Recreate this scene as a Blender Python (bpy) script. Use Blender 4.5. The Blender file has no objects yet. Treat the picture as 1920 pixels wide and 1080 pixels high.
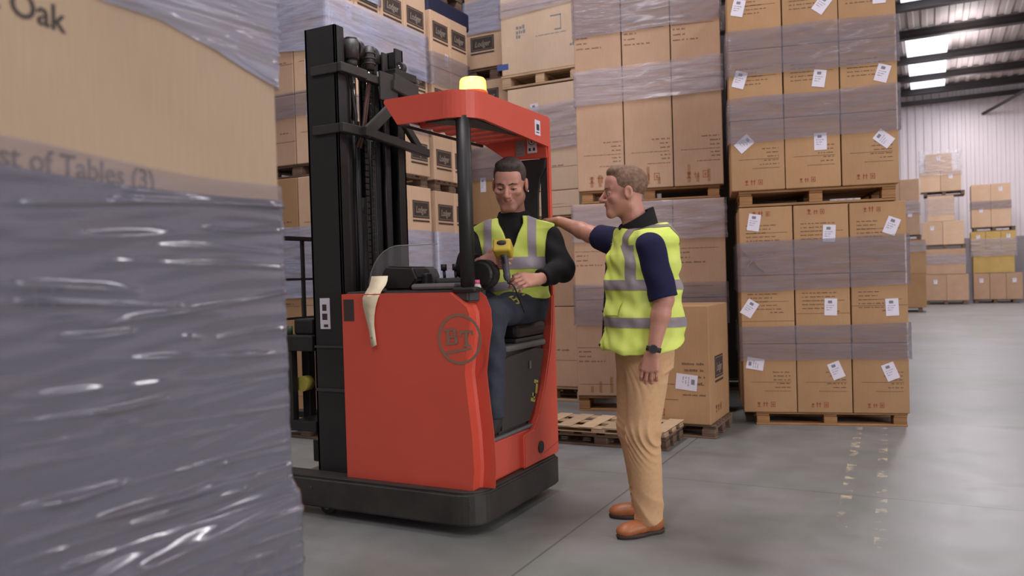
import bpy, bmesh, math, random
import numpy as np
from mathutils import Vector, Matrix, noise
C = bpy.context.scene.collection
R = math.radians
random.seed(7)

# ------------------------------------------------------------------ camera, world, lights, exposure
cam_d = bpy.data.cameras.new('camera'); cam = bpy.data.objects.new('camera', cam_d); C.objects.link(cam)
cam_d.sensor_width = 36.0; cam_d.lens = 1500.0 / 1920.0 * 36.0; cam_d.clip_start = 0.05; cam_d.clip_end = 200
cam.matrix_world = (Matrix.Translation((0, 0, 1.27)) @ Matrix.Rotation(R(27.7), 4, 'Z')
                    @ Matrix.Rotation(R(90 - 0.84), 4, 'X') @ Matrix.Rotation(R(-1.7), 4, 'Z'))
cam_d.dof.use_dof = True; cam_d.dof.focus_distance = 4.25; cam_d.dof.aperture_fstop = 2.6
sc = bpy.context.scene
sc.camera = cam
sc.view_settings.view_transform = 'Standard'; sc.view_settings.look = 'None'
sc.view_settings.gamma = 1.0; sc.view_settings.exposure = 0.0; sc.view_settings.use_curve_mapping = False
sc.cycles.max_bounces = 8; sc.cycles.diffuse_bounces = 4; sc.cycles.glossy_bounces = 3
sc.cycles.transparent_max_bounces = 16; sc.cycles.caustics_reflective = False; sc.cycles.caustics_refractive = False
sc.cycles.sample_clamp_indirect = 6.0
w = bpy.data.worlds.new('world'); sc.world = w; w.use_nodes = True
w.node_tree.nodes['Background'].inputs[0].default_value = (0.75, 0.76, 0.85, 1)
w.node_tree.nodes['Background'].inputs[1].default_value = 0.14

def area(name, loc, size, energy, col, rot=(0, 0, 0)):
    l = bpy.data.lights.new(name, 'AREA'); l.shape = 'RECTANGLE'; l.size, l.size_y = size; l.energy = energy; l.color = col
    o = bpy.data.objects.new(name, l); o.location = loc; o.rotation_euler = rot; C.objects.link(o); return o
LAMP = (1.0, 0.95, 1.0)
for xx, yy, e in ((-2.6, 4.2, 190), (2.6, 4.5, 70), (-8.5, 4.0, 90), (-0.6, -1.5, 140), (3.5, -3.0, 60), (-6.5, -2.0, 60),
                  (-1.0, 12.0, 90), (4.5, 12.0, 120), (-8.5, 12.0, 80), (0.8, 18.0, 190), (-6.5, 18.0, 100), (0.8, 23.5, 190), (5.0, 24.0, 130), (-6.5, 24.0, 110), (1.0, 28.2, 110), (5.0, 28.2, 90)):
    area('high_bay_lamp', (xx, yy, 6.55), (0.5, 3.0), e, LAMP)
    if yy > 10: area('roof_fill_light', (xx, yy, 6.62), (0.5, 3.0), e * 0.22, LAMP, (R(180), 0, 0))  # added upward fill to brighten the roof sheets, not a lamp of the hall
# daylight through the loading door in the right-hand wall
area('door_daylight', (7.75, 1.2, 2.6), (5.0, 4.4), 400, (1.0, 0.96, 1.0), (0, R(90), 0))

# ------------------------------------------------------------------ materials
MATS = {}
def S(r, g, b):
    f = lambda c: ((c / 255.0) / 12.92) if c <= 10 else (((c / 255.0) + 0.055) / 1.055) ** 2.4
    return (f(r), f(g), f(b), 1.0)
class NT:
    def __init__(s, name):
        s.m = bpy.data.materials.new(name); s.m.use_nodes = True
        s.t = s.m.node_tree; s.b = s.t.nodes['Principled BSDF']; s.out = s.t.nodes['Material Output']
    def n(s, typ, **kw):
        x = s.t.nodes.new(typ)
        for k, v in kw.items():
            if k.startswith('i_'): x.inputs[int(k[2:]) if k[2:].isdigit() else k[2:].replace('_', ' ')].default_value = v
            else: setattr(x, k, v)
        return x
    def l(s, a, b): s.t.links.new(a, b)
    def noise(s, scale=(1, 1, 1), sc_=5.0, detail=3.0, rough=0.55, coord='Object'):
        tc = s.n('ShaderNodeTexCoord'); mp = s.n('ShaderNodeMapping'); mp.inputs['Scale'].default_value = scale
        nz = s.n('ShaderNodeTexNoise'); nz.inputs['Scale'].default_value = sc_; nz.inputs['Detail'].default_value = detail; nz.inputs['Roughness'].default_value = rough
        s.l(tc.outputs[coord], mp.inputs[0]); s.l(mp.outputs[0], nz.inputs['Vector']); return nz
    def ramp(s, src, a, b, p0=0.3, p1=0.7):
        r = s.n('ShaderNodeValToRGB'); r.color_ramp.elements[0].color = a; r.color_ramp.elements[1].color = b
        r.color_ramp.elements[0].position = p0; r.color_ramp.elements[1].position = p1; s.l(src, r.inputs[0]); return r
    def bump(s, src, strength=0.2, dist=0.01):
        b = s.n('ShaderNodeBump'); b.inputs['Strength'].default_value = strength; b.inputs['Distance'].default_value = dist
        s.l(src, b.inputs['Height']); s.l(b.outputs[0], s.b.inputs['Normal']); return b
    def rnd(s, colsock, lo=0.9, hi=1.08):
        oi = s.n('ShaderNodeObjectInfo'); mr = s.n('ShaderNodeMapRange'); mr.inputs['To Min'].default_value = lo; mr.inputs['To Max'].default_value = hi
        s.l(oi.outputs['Random'], mr.inputs[0]); h = s.n('ShaderNodeHueSaturation'); s.l(mr.outputs[0], h.inputs['Value']); s.l(colsock, h.inputs['Color']); return h.outputs[0]

def plain(name, col, rough=0.6, metal=0.0, var=0.06, nscale=20.0, bump=0.0, emit=0.0, spec=0.5):
    if name in MATS: return MATS[name]
    x = NT(name); nz = x.noise(sc_=nscale)
    a = tuple(c * (1 - var) for c in col[:3]) + (1,); b = tuple(min(1, c * (1 + var)) for c in col[:3]) + (1,)
    rp = x.ramp(nz.outputs[0], a, b); x.l(rp.outputs[0], x.b.inputs['Base Color'])
    x.b.inputs['Roughness'].default_value = rough; x.b.inputs['Metallic'].default_value = metal
    x.b.inputs['Specular IOR Level'].default_value = spec
    if bump: x.bump(nz.outputs[0], bump, 0.004)
    if emit:
        x.b.inputs['Emission Color'].default_value = col; x.b.inputs['Emission Strength'].default_value = emit
    MATS[name] = x.m; return x.m

def cardboard(name, a, b):
    x = NT(name); nz = x.noise(sc_=2.2, detail=4); fib = x.noise(scale=(60, 60, 3), sc_=3, detail=2)
    rp = x.ramp(nz.outputs[0], a, b, 0.3, 0.75)
    mx = x.n('ShaderNodeMix', data_type='RGBA', blend_type='MULTIPLY'); mx.inputs[0].default_value = 0.25
    r2 = x.ramp(fib.outputs[0], (0.75, 0.75, 0.75, 1), (1, 1, 1, 1), 0.35, 0.65)
    x.l(rp.outputs[0], mx.inputs[6]); x.l(r2.outputs[0], mx.inputs[7])
    x.l(x.rnd(mx.outputs[2], 0.9, 1.08), x.b.inputs['Base Color'])
    x.b.inputs['Roughness'].default_value = 0.72; x.b.inputs['Specular IOR Level'].default_value = 0.3
    x.bump(fib.outputs[0], 0.08, 0.002); MATS[name] = x.m; return x.m
kraft = cardboard('kraft_cardboard', S(170, 132, 94), S(186, 148, 108))
tan = cardboard('tan_cardboard', S(184, 150, 122), S(198, 164, 136))
cream = cardboard('cream_cardboard', S(204, 180, 154), S(216, 192, 166))
pale = cardboard('pale_cardboard', S(206, 172, 140), S(220, 188, 158))
ochre = cardboard('ochre_cardboard', S(190, 158, 92), S(206, 174, 108))

def film_mat(name, col, alpha_lo, alpha_hi, rough, streak=(2, 2, 16), bstr=0.35, coat=0.4):
    x = NT(name); nz = x.noise(scale=streak, sc_=1.6, detail=5, rough=0.6)
    x.b.inputs['Base Color'].default_value = col; x.b.inputs['Roughness'].default_value = rough
    x.b.inputs['Specular IOR Level'].default_value = 0.75
    x.b.inputs['Coat Weight'].default_value = coat; x.b.inputs['Coat Roughness'].default_value = 0.10; x.b.inputs['Coat IOR'].default_value = 1.7 if coat > 0.5 else 1.5
    x.bump(nz.outputs[0], bstr, 0.02)
    tr = x.n('ShaderNodeBsdfTransparent'); mx = x.n('ShaderNodeMixShader'); mr = x.n('ShaderNodeMapRange')
    mr.inputs['From Min'].default_value = 0.35; mr.inputs['From Max'].default_value = 0.65
    mr.inputs['To Min'].default_value = alpha_lo; mr.inputs['To Max'].default_value = alpha_hi
    x.l(nz.outputs[0], mr.inputs[0]); x.l(mr.outputs[0], mx.inputs[0]); x.l(tr.outputs[0], mx.inputs[1]); x.l(x.b.outputs[0], mx.inputs[2])
    x.l(mx.outputs[0], x.out.inputs[0]); MATS[name] = x.m; return x.m
film = film_mat('stretch_film', S(132, 128, 140), 0.36, 0.60, 0.24)
film_blue = film_mat('blue_stretch_film', S(178, 186, 214), 0.45, 0.80, 0.24)
film_pale = film_mat('pale_stretch_film', S(184, 176, 184), 0.34, 0.66, 0.22)
film_near = film_mat('near_stretch_film', S(104, 104, 118), 0.74, 0.90, 0.14, (2, 2, 30), 0.06, 1.0)

def wood(name, a, b):
    x = NT(name); nz = x.noise(scale=(2, 22, 22), sc_=2, detail=5)
    rp = x.ramp(nz.outputs[0], a, b, 0.3, 0.7); x.l(x.rnd(rp.outputs[0], 0.75, 1.15), x.b.inputs['Base Color'])
    x.b.inputs['Roughness'].default_value = 0.8; x.bump(nz.outputs[0], 0.2, 0.003); MATS[name] = x.m; return x.m
wood_pale = wood('pallet_wood', S(176, 146, 112), S(206, 180, 148))
wood_warm = wood('warm_pallet_wood', S(146, 104, 64), S(182, 138, 92))
wood_dark = wood('dark_pallet_wood', S(92, 72, 58), S(132, 108, 88))

def concrete():
    x = NT('concrete_floor')
    tc = x.n('ShaderNodeTexCoord')
    big = x.noise(sc_=0.55, detail=4); med = x.noise(sc_=3.5, detail=6, rough=0.65); fine = x.noise(sc_=60, detail=3)
    base = x.ramp(big.outputs[0], S(126, 130, 124), S(142, 141, 142), 0.35, 0.65)
    sp = x.ramp(med.outputs[0], (0.80, 0.80, 0.80, 1), (1.06, 1.05, 1.05, 1), 0.25, 0.7)
    m1 = x.n('ShaderNodeMix', data_type='RGBA', blend_type='MULTIPLY'); m1.inputs[0].default_value = 1.0
    x.l(base.outputs[0], m1.inputs[6]); x.l(sp.outputs[0], m1.inputs[7])
    # green worn coating patches
    gp = x.ramp(x.noise(sc_=0.8, detail=3).outputs[0], (0, 0, 0, 1), (1, 1, 1, 1), 0.5, 0.68)
    m2 = x.n('ShaderNodeMix', data_type='RGBA'); m2.inputs[7].default_value = S(106, 120, 104)
    gs = x.n('ShaderNodeMath', operation='MULTIPLY'); gs.inputs[1].default_value = 0.45
    x.l(gp.outputs[0], gs.inputs[0]); x.l(gs.outputs[0], m2.inputs[0]); x.l(m1.outputs[2], m2.inputs[6])
    # dark tyre scuffs, long and thin
    wv = x.n('ShaderNodeTexWave', wave_type='BANDS', bands_direction='Y'); wv.inputs['Scale'].default_value = 0.16; wv.inputs['Distortion'].default_value = 9.0; wv.inputs['Detail'].default_value = 3.0; wv.inputs['Detail Scale'].default_value = 0.35
    x.l(tc.outputs['Object'], wv.inputs['Vector']); w2 = x.ramp(wv.outputs[1], (0, 0, 0, 1), (1, 1, 1, 1), 0.965, 1.0)
    w3 = x.ramp(x.noise(sc_=1.6, detail=3).outputs[0], (0, 0, 0, 1), (1, 1, 1, 1), 0.46, 0.66); wm = x.n('ShaderNodeMath', operation='MULTIPLY'); x.l(w2.outputs[0], wm.inputs[0]); x.l(w3.outputs[0], wm.inputs[1])
    ws_ = x.n('ShaderNodeMath', operation='MULTIPLY'); ws_.inputs[1].default_value = 0.5; x.l(wm.outputs[0], ws_.inputs[0])
    m5 = x.n('ShaderNodeMix', data_type='RGBA'); m5.inputs[7].default_value = S(96, 92, 90); x.l(ws_.outputs[0], m5.inputs[0]); x.l(m2.outputs[2], m5.inputs[6]); m2 = m5
    # worn yellow lane lines, parallel to Y
    sx = x.n('ShaderNodeSeparateXYZ'); x.l(tc.outputs['Object'], sx.inputs[0])
    def band(sock, c, hw):
        a = x.n('ShaderNodeMath', operation='SUBTRACT'); a.inputs[1].default_value = c; x.l(sock, a.inputs[0])
        b = x.n('ShaderNodeMath', operation='ABSOLUTE'); x.l(a.outputs[0], b.inputs[0])
        d = x.n('ShaderNodeMath', operation='LESS_THAN'); d.inputs[1].default_value = hw; x.l(b.outputs[0], d.inputs[0]); return d.outputs[0]
    def mul(a, b):
        q = x.n('ShaderNodeMath', operation='MULTIPLY'); x.l(a, q.inputs[0]); x.l(b, q.inputs[1]); return q.outputs[0]
    def add(a, b):
        q = x.n('ShaderNodeMath', operation='MAXIMUM'); x.l(a, q.inputs[0]); x.l(b, q.inputs[1]); return q.outputs[0]
    # lane axis leans a little from Y
    sk = x.n('ShaderNodeMath', operation='MULTIPLY_ADD'); sk.inputs[1].default_value = LANE_K; x.l(sx.outputs[1], sk.inputs[0]); x.l(sx.outputs[0], sk.inputs[2])
    lanes = add(band(sk.outputs[0], LANE_A, 0.028), band(sk.outputs[0], LANE_B, 0.028))
    lanes = mul(lanes, band(sx.outputs[1], 5.4, 1.5))
    worn = x.ramp(x.noise(scale=(1, 1, 1), sc_=9, detail=5).outputs[0], (0, 0, 0, 1), (0.85, 0.85, 0.85, 1), 0.54, 0.68)
    lanes = mul(lanes, worn.outputs[0])
    m3 = x.n('ShaderNodeMix', data_type='RGBA'); m3.inputs[7].default_value = S(214, 198, 160)
    x.l(lanes, m3.inputs[0]); x.l(m2.outputs[2], m3.inputs[6])
    # saw-cut joints
    j = add(band(sx.outputs[1], 4.78, 0.004), band(sx.outputs[0], -1.60, 0.006))
    js = x.n('ShaderNodeMath', operation='MULTIPLY'); js.inputs[1].default_value = 0.55; x.l(j, js.inputs[0])
    m4 = x.n('ShaderNodeMix', data_type='RGBA'); m4.inputs[7].default_value = S(70, 66, 62); x.l(js.outputs[0], m4.inputs[0]); x.l(m3.outputs[2], m4.inputs[6])
    x.l(m4.outputs[2], x.b.inputs['Base Color'])
    rr = x.n('ShaderNodeMapRange'); rr.inputs['To Min'].default_value = 0.28; rr.inputs['To Max'].default_value = 0.55
    x.l(med.outputs[0], rr.inputs[0]); x.l(rr.outputs[0], x.b.inputs['Roughness'])
    x.bump(fine.outputs[0], 0.05, 0.002); return x.m
LANE_K, LANE_A, LANE_B = 0.044, -0.233, -0.055
floor_m = concrete()
wall_m = plain('white_cladding', S(222, 214, 216), 0.5, var=0.02, nscale=0.6)
block_m = plain('grey_blockwork', S(150, 146, 148), 0.8, var=0.06, nscale=4, bump=0.2)
roof_m = plain('roof_sheet', S(176, 164, 160), 0.6, var=0.04, nscale=1)
steel_dark = plain('dark_purlin_steel', S(62, 56, 54), 0.6, var=0.08)
red = plain('red_paint', S(214, 86, 66), 0.42, var=0.05, nscale=2.5)
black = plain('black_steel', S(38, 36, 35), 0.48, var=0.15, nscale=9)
blackish = plain('worn_black_steel', S(58, 55, 52), 0.5, var=0.18, nscale=6)
chass = plain('scuffed_black_paint', S(50, 47, 43), 0.5, var=0.35, nscale=7)
dplast = plain('dark_plastic', S(60, 58, 56), 0.5, var=0.06)
gplast = plain('grey_plastic', S(112, 110, 110), 0.45, var=0.04)
rubber = plain('rubber', S(44, 42, 40), 0.75)
chrome = plain('bright_steel', S(170, 165, 160), 0.25, metal=1.0, var=0.05)
copper_hose = plain('brown_hose', S(92, 62, 54), 0.5)
white_p = plain('white_paper', S(226, 220, 230), 0.6, var=0.02)
cream_p = plain('cream_paper', S(222, 208, 174), 0.6, var=0.03)
grey_p = plain('grey_label', S(150, 138, 132), 0.5, var=0.05)
ink = plain('dark_print', S(112, 84, 62), 0.7)
ink_grey = plain('grey_print', S(128, 128, 136), 0.7)
ink_red = plain('red_print', S(158, 84, 56), 0.7); ink_strip = plain('brown_strip', S(164, 122, 84), 0.6); ink_faint = plain('faint_red_print', S(176, 112, 80), 0.7)
ink_black = plain('black_print', S(62, 54, 50), 0.6)
ink_white = plain('pale_print', S(150, 138, 124), 0.6)
panel_dark = plain('dark_label_print', S(66, 54, 48), 0.6)
ink_blue = plain('blue_print', S(70, 90, 150), 0.6)
emblem_m = plain('emblem_grey', S(142, 112, 92), 0.5)
tape_m = plain('packing_tape', S(176, 140, 100), 0.3)
navy_sheet = plain('navy_sheet', S(32, 36, 66), 0.7)
amber_m = plain('amber_lens', S(255, 140, 40), 0.3)

# ------------------------------------------------------------------ geometry helpers
def link(name, me, mat, parent=None, loc=(0, 0, 0), rot=(0, 0, 0)):
    o = bpy.data.objects.new(name, me); C.objects.link(o)
    if mat is not None and not me.materials: me.materials.append(mat)
    if parent is not None: o.parent = parent
    o.location = loc; o.rotation_euler = rot; return o
def mesh(name, bm, smooth=False):
    me = bpy.data.meshes.new(name); bm.normal_update(); bm.to_mesh(me); bm.free()
    if smooth: me.polygons.foreach_set('use_smooth', [True] * len(me.polygons))
    return me
def tag(o, label=None, cat=None, group=None, kind=None):
    if label: o['label'] = label
    if cat: o['category'] = cat
    if group: o['group'] = group
    if kind: o['kind'] = kind
    return o
def empty(name, loc=(0, 0, 0), rz=0.0):
    o = bpy.data.objects.new(name, None); C.objects.link(o); o.location = loc; o.rotation_euler = (0, 0, rz); o.empty_display_size = 0.1; return o
def add_box(bm, lo, hi, bev=0.0, seg=2):
    lo = Vector(lo); hi = Vector(hi); c = (lo + hi) / 2; s = hi - lo
    r = bmesh.ops.create_cube(bm, size=1.0, matrix=Matrix.Translation(c) @ Matrix.Diagonal((s.x, s.y, s.z, 1)))
    if bev > 0:
        es = list({e for v in r['verts'] for e in v.link_edges})
        bmesh.ops.bevel(bm, geom=es, offset=min(bev, min(s) * 0.45), segments=seg, affect='EDGES', profile=0.5)
def boxm(name, lo, hi, bev=0.004, seg=2):
    bm = bmesh.new(); add_box(bm, lo, hi, bev, seg); return mesh(name, bm)
def box(name, lo, hi, mat, parent=None, bev=0.004): return link(name, boxm(name, lo, hi, bev), mat, parent)
def add_bar(bm, a, b, w, h, up=(0, 0, 1)):
    a = Vector(a); b = Vector(b); d = b - a; L = d.length; z = d.normalized(); upv = Vector(up)
    if abs(z.dot(upv)) > 0.98: upv = Vector((1, 0, 0))
    x = upv.cross(z).normalized(); y = z.cross(x)
    m = Matrix((x, y, z)).transposed().to_4x4(); m.translation = (a + b) / 2
    r = bmesh.ops.create_cube(bm, size=1.0, matrix=m @ Matrix.Diagonal((w, h, L, 1)))
    es = list({e for v in r['verts'] for e in v.link_edges})
    bmesh.ops.bevel(bm, geom=es, offset=min(w, h) * 0.12, segments=2, affect='EDGES')
def bar(name, a, b, w, h, mat, parent=None, up=(0, 0, 1)):
    bm = bmesh.new(); add_bar(bm, a, b, w, h, up); return link(name, mesh(name, bm), mat, parent)
def add_cyl(bm, a, b, r1, r2=None, seg=20, caps=True):
    a = Vector(a); b = Vector(b); r2 = r1 if r2 is None else r2; d = b - a
    m = d.to_track_quat('Z', 'Y').to_matrix().to_4x4(); m.translation = (a + b) / 2
    bmesh.ops.create_cone(bm, cap_ends=caps, segments=seg, radius1=r1, radius2=r2, depth=d.length, matrix=m)
def cyl(name, a, b, r1, mat, parent=None, r2=None, seg=20, smooth=True):
    bm = bmesh.new(); add_cyl(bm, a, b, r1, r2, seg); me = mesh(name, bm)
    if smooth:
        for p in me.polygons: p.use_smooth = len(p.vertices) == 4
    return link(name, me, mat, parent)
def tube_mesh(name, pts, r, seg=8):
    bm = bmesh.new(); pts = [Vector(p) for p in pts]; rings = []
    for i, p in enumerate(pts):
        t = (pts[min(i + 1, len(pts) - 1)] - pts[max(i - 1, 0)]).normalized()
        q = t.to_track_quat('Z', 'Y'); rr = r[i] if isinstance(r, (list, tuple)) else r
        rings.append([bm.verts.new(p + q @ Vector((math.cos(2 * math.pi * k / seg) * rr, math.sin(2 * math.pi * k / seg) * rr, 0))) for k in range(seg)])
    for a, b in zip(rings, rings[1:]):
        for k in range(seg): bm.faces.new((a[k], a[(k + 1) % seg], b[(k + 1) % seg], b[k]))
    bm.faces.new(rings[0][::-1]); bm.faces.new(rings[-1])
    return mesh(name, bm, True)
def tube(name, pts, r, mat, parent=None, seg=8): return link(name, tube_mesh(name, pts, r, seg), mat, parent)
def prism_mesh(name, poly, axis, lo, hi, bev=0.0, seg=3):
    """polygon given in the two axes other than `axis`, extruded from lo to hi along it"""
    bm = bmesh.new()
    def P(u, v, t): return {'x': (t, u, v), 'y': (u, t, v), 'z': (u, v, t)}[axis]
    a = [bm.verts.new(P(u, v, lo)) for u, v in poly]; b = [bm.verts.new(P(u, v, hi)) for u, v in poly]; n = len(poly)
    bm.faces.new(a); bm.faces.new(b[::-1])
    for i in range(n): bm.faces.new((a[i], b[i], b[(i + 1) % n], a[(i + 1) % n]))
    bmesh.ops.recalc_face_normals(bm, faces=bm.faces[:])
    if bev: bmesh.ops.bevel(bm, geom=[e for e in bm.edges if e.calc_face_angle(0) > 0.5], offset=bev, segments=seg, affect='EDGES')
    return mesh(name, bm)
def prism(name, poly, axis, lo, hi, mat, parent=None, bev=0.0): return link(name, prism_mesh(name, poly, axis, lo, hi, bev), mat, parent)
TEXTS = {}
def text_mesh(s, size, shear=0.0, offset=0.0, align='LEFT', ext=0.0004):
    k = (s, size, shear, offset, align, ext)
    if k not in TEXTS:
        cu = bpy.data.curves.new('lettering', 'FONT'); cu.body = s; cu.size = size; cu.shear = shear; cu.offset = offset; cu.align_x = align; cu.extrude = ext; cu.resolution_u = 3
        o = bpy.data.objects.new('lettering', cu); C.objects.link(o)
        dg = bpy.context.evaluated_depsgraph_get(); dg.update()
        TEXTS[k] = bpy.data.meshes.new_from_object(o.evaluated_get(dg)); bpy.data.objects.remove(o)
    return TEXTS[k].copy()

# ------------------------------------------------------------------ setting
fl = box('floor', (-16, -7, -0.1), (8, 31.2, 0), floor_m, bev=0); tag(fl, kind='structure')
def corrugated(name, axis, a0, a1, pitch, depth, lo, hi, at, mat, face):
    bm = bmesh.new(); prev = None; t = a0; i = 0
    prof = [(0, 0), (0.35, 0), (0.45, 1), (0.9, 1)]
    while t < a1:
        for f, dd in prof:
            u = t + f * pitch; dz = dd * depth * face
            if axis == 'wx': p, q = (u, at + dz, lo), (u, at + dz, hi)
            elif axis == 'wy': p, q = (at + dz, u, lo), (at + dz, u, hi)
            else: p, q = (u, lo, at + dz), (u, hi, at + dz)
            cur = (bm.verts.new(p), bm.verts.new(q))
            if prev: bm.faces.new((prev[0], cur[0], cur[1], prev[1]))
            prev = cur
        t += pitch
    return link(name, mesh(name, bm), mat)
wb = tag(corrugated('wall_back', 'wx', -16, 8, 0.25, 0.035, 0, 7.2, 31, wall_m, -1), kind='structure')
box('blockwork_plinth', (-16, 30.85, 0), (8, 30.95, 2.1), block_m, wb, 0.01)
box('eaves_rail', (-16, 30.80, 6.72), (8, 30.93, 6.86), steel_dark, wb, 0.01)
wl = tag(box('wall_left', (-16.2, -7, 0), (-16, 31, 7.2), wall_m, bev=0), kind='structure')
wr = tag(box('wall_right', (7.9, -7, 0), (8.1, 31, 7.2), wall_m, bev=0), kind='structure')
wf = tag(box('wall_front', (-16, -7.2, 0), (8, -7, 7.2), wall_m, bev=0), kind='structure')
ce = tag(corrugated('ceiling', 'c', -16, 8, 0.30, 0.04, -7, 31, 7.25, roof_m, 1), kind='structure')
for yy in (30.6, 28.4, 25.8, 23.0, 20.4, 17.6, 14.8, 12, 9, 6, 3, 0, -3, -6):
    bm = bmesh.new(); add_box(bm, (-16, yy - 0.10, 7.02), (8, yy + 0.10, 7.05), 0); add_box(bm, (-16, yy - 0.015, 7.05), (8, yy + 0.015, 7.21), 0); add_box(bm, (-16, yy - 0.09, 7.21), (8, yy + 0.09, 7.245), 0)
    link('purlin', mesh('purlin', bm), steel_dark, ce)
sky_m = plain('daylit_skylight', S(236, 240, 255), 0.4, emit=1.9, var=0.02)
for x0, y0, y1 in ((-0.5, 23.15, 25.65), (-0.5, 25.95, 28.25), (-0.5, 28.55, 30.4), (-0.5, 17.75, 20.25), (-7.0, 9.1, 14.6), (3.0, 3.2, 8.8)):
    box('skylight_panel', (x0, y0, 7.18), (x0 + 1.0, y1, 7.24), sky_m, ce, 0)
bar('roof_brace', (1.6, 31, 6.2), (4.2, 26, 6.88), 0.08, 0.08, steel_dark, ce)

# ------------------------------------------------------------------ pallets
PM = {}
def shared_box(dx, dy, dz, bev=0.003):
    k = (round(dx, 3), round(dy, 3), round(dz, 3))
    if k not in PM: PM[k] = boxm('board', (-dx / 2, -dy / 2, -dz / 2), (dx / 2, dy / 2, dz / 2), bev, 1)
    return PM[k]
def pallet(o2, yaw, W, D, z, h, label, mat=None, group=None, along='u', nb=7):
    """o2: front-left corner, W along the front, D in depth, h overall height"""
    mat = mat or wood_warm
    t = empty('pallet', (o2[0], o2[1], z), yaw); tag(t, label, 'pallet', group)
    bt = h * 0.16
    def piece(n, c, s):
        me = shared_box(*s)
        key = (me.name, mat.name)
        if key not in PM: m2 = me.copy(); m2.materials.clear(); m2.materials.append(mat); PM[key] = m2
        o = bpy.data.objects.new(n, PM[key]); C.objects.link(o); o.parent = t; o.location = c
        o.rotation_euler = (0, 0, random.uniform(-0.006, 0.006))
    if along == 'u':
        for i in range(nb):
            bw = D / nb * 0.72; y = bw / 2 + (D - bw) * i / (nb - 1); piece('deck_board', (W / 2, y, h - bt / 2), (W, bw, bt * 0.98))
        for i in range(3):
            x = 0.05 + (W - 0.1) * i / 2; piece('stringer', (x, D / 2, h - bt * 1.5), (0.1, D - 0.02, bt * 0.98))
    else:
        for i in range(nb):
            bw = W / nb * 0.66; x = bw / 2 + (W - bw) * i / (nb - 1); piece('deck_board', (x, D / 2, h - bt / 2), (bw, D, bt * 0.98))
        for i in range(3):
            y = 0.05 + (D - 0.1) * i / 2; piece('stringer', (W / 2, y, h - bt * 1.5), (W - 0.02, 0.1, bt * 0.98))
    for i in range(3):
        for j in range(3):
            piece('block', (0.055 + (W - 0.11) * i / 2, 0.055 + (D - 0.11) * j / 2, bt + (h - 3 * bt) / 2), (0.1, 0.1, (h - 3 * bt) * 0.98))
    for j in range(3):
        y = 0.055 + (D - 0.11) * j / 2; piece('bottom_board', (W / 2, y, bt / 2), (W, 0.1, bt * 0.96))
    return t

# ------------------------------------------------------------------ cartons
CM = {}
def carton_mesh(w, d, h, mat):
    k = (round(w, 3), round(d, 3), round(h, 3), mat.name)
    if k not in CM:
        bm = bmesh.new(); add_box(bm, (-w / 2, -d / 2, 0), (w / 2, d / 2, h), 0.007, 2)
        me = mesh('carton', bm); me.materials.append(mat); CM[k] = me
    return CM[k]
def quad(bm, M, u0, u1, v0, v1):
    vs = [bm.verts.new(M @ Vector((u, v, 0))) for u, v in ((u0, v0), (u1, v0), (u1, v1), (u0, v1))]; bm.faces.new(vs)
def face_matrix(face, w, d, off=0.0012):
    if face == 'front': return Matrix(((1, 0, 0, 0), (0, 0, -1, -d / 2 - off), (0, 1, 0, 0), (0, 0, 0, 1)))
    if face == 'right': return Matrix(((0, 0, 1, w / 2 + off), (1, 0, 0, 0), (0, 1, 0, 0), (0, 0, 0, 1)))
def dashes(bm, M, u, v, width, hgt, rng, align='l', gap=0.35):
    """a row of small letter-like marks"""
    x = u if align == 'l' else u - width; end = x + width
    while x < end:
        n = rng.randint(2, 7)
        for _ in range(n):
            cw = hgt * rng.uniform(0.35, 0.75)
            if x + cw > end: return
            quad(bm, M, x, x + cw, v, v + hgt * rng.uniform(0.65, 1.0)); x += cw + hgt * 0.22
        x += hgt * rng.uniform(0.5, 1.0) * (1 + gap)
def line_(bm, M, u0, u1, v, t): quad(bm, M, u0, u1, v, v + t)
PRINTS = {}
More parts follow.
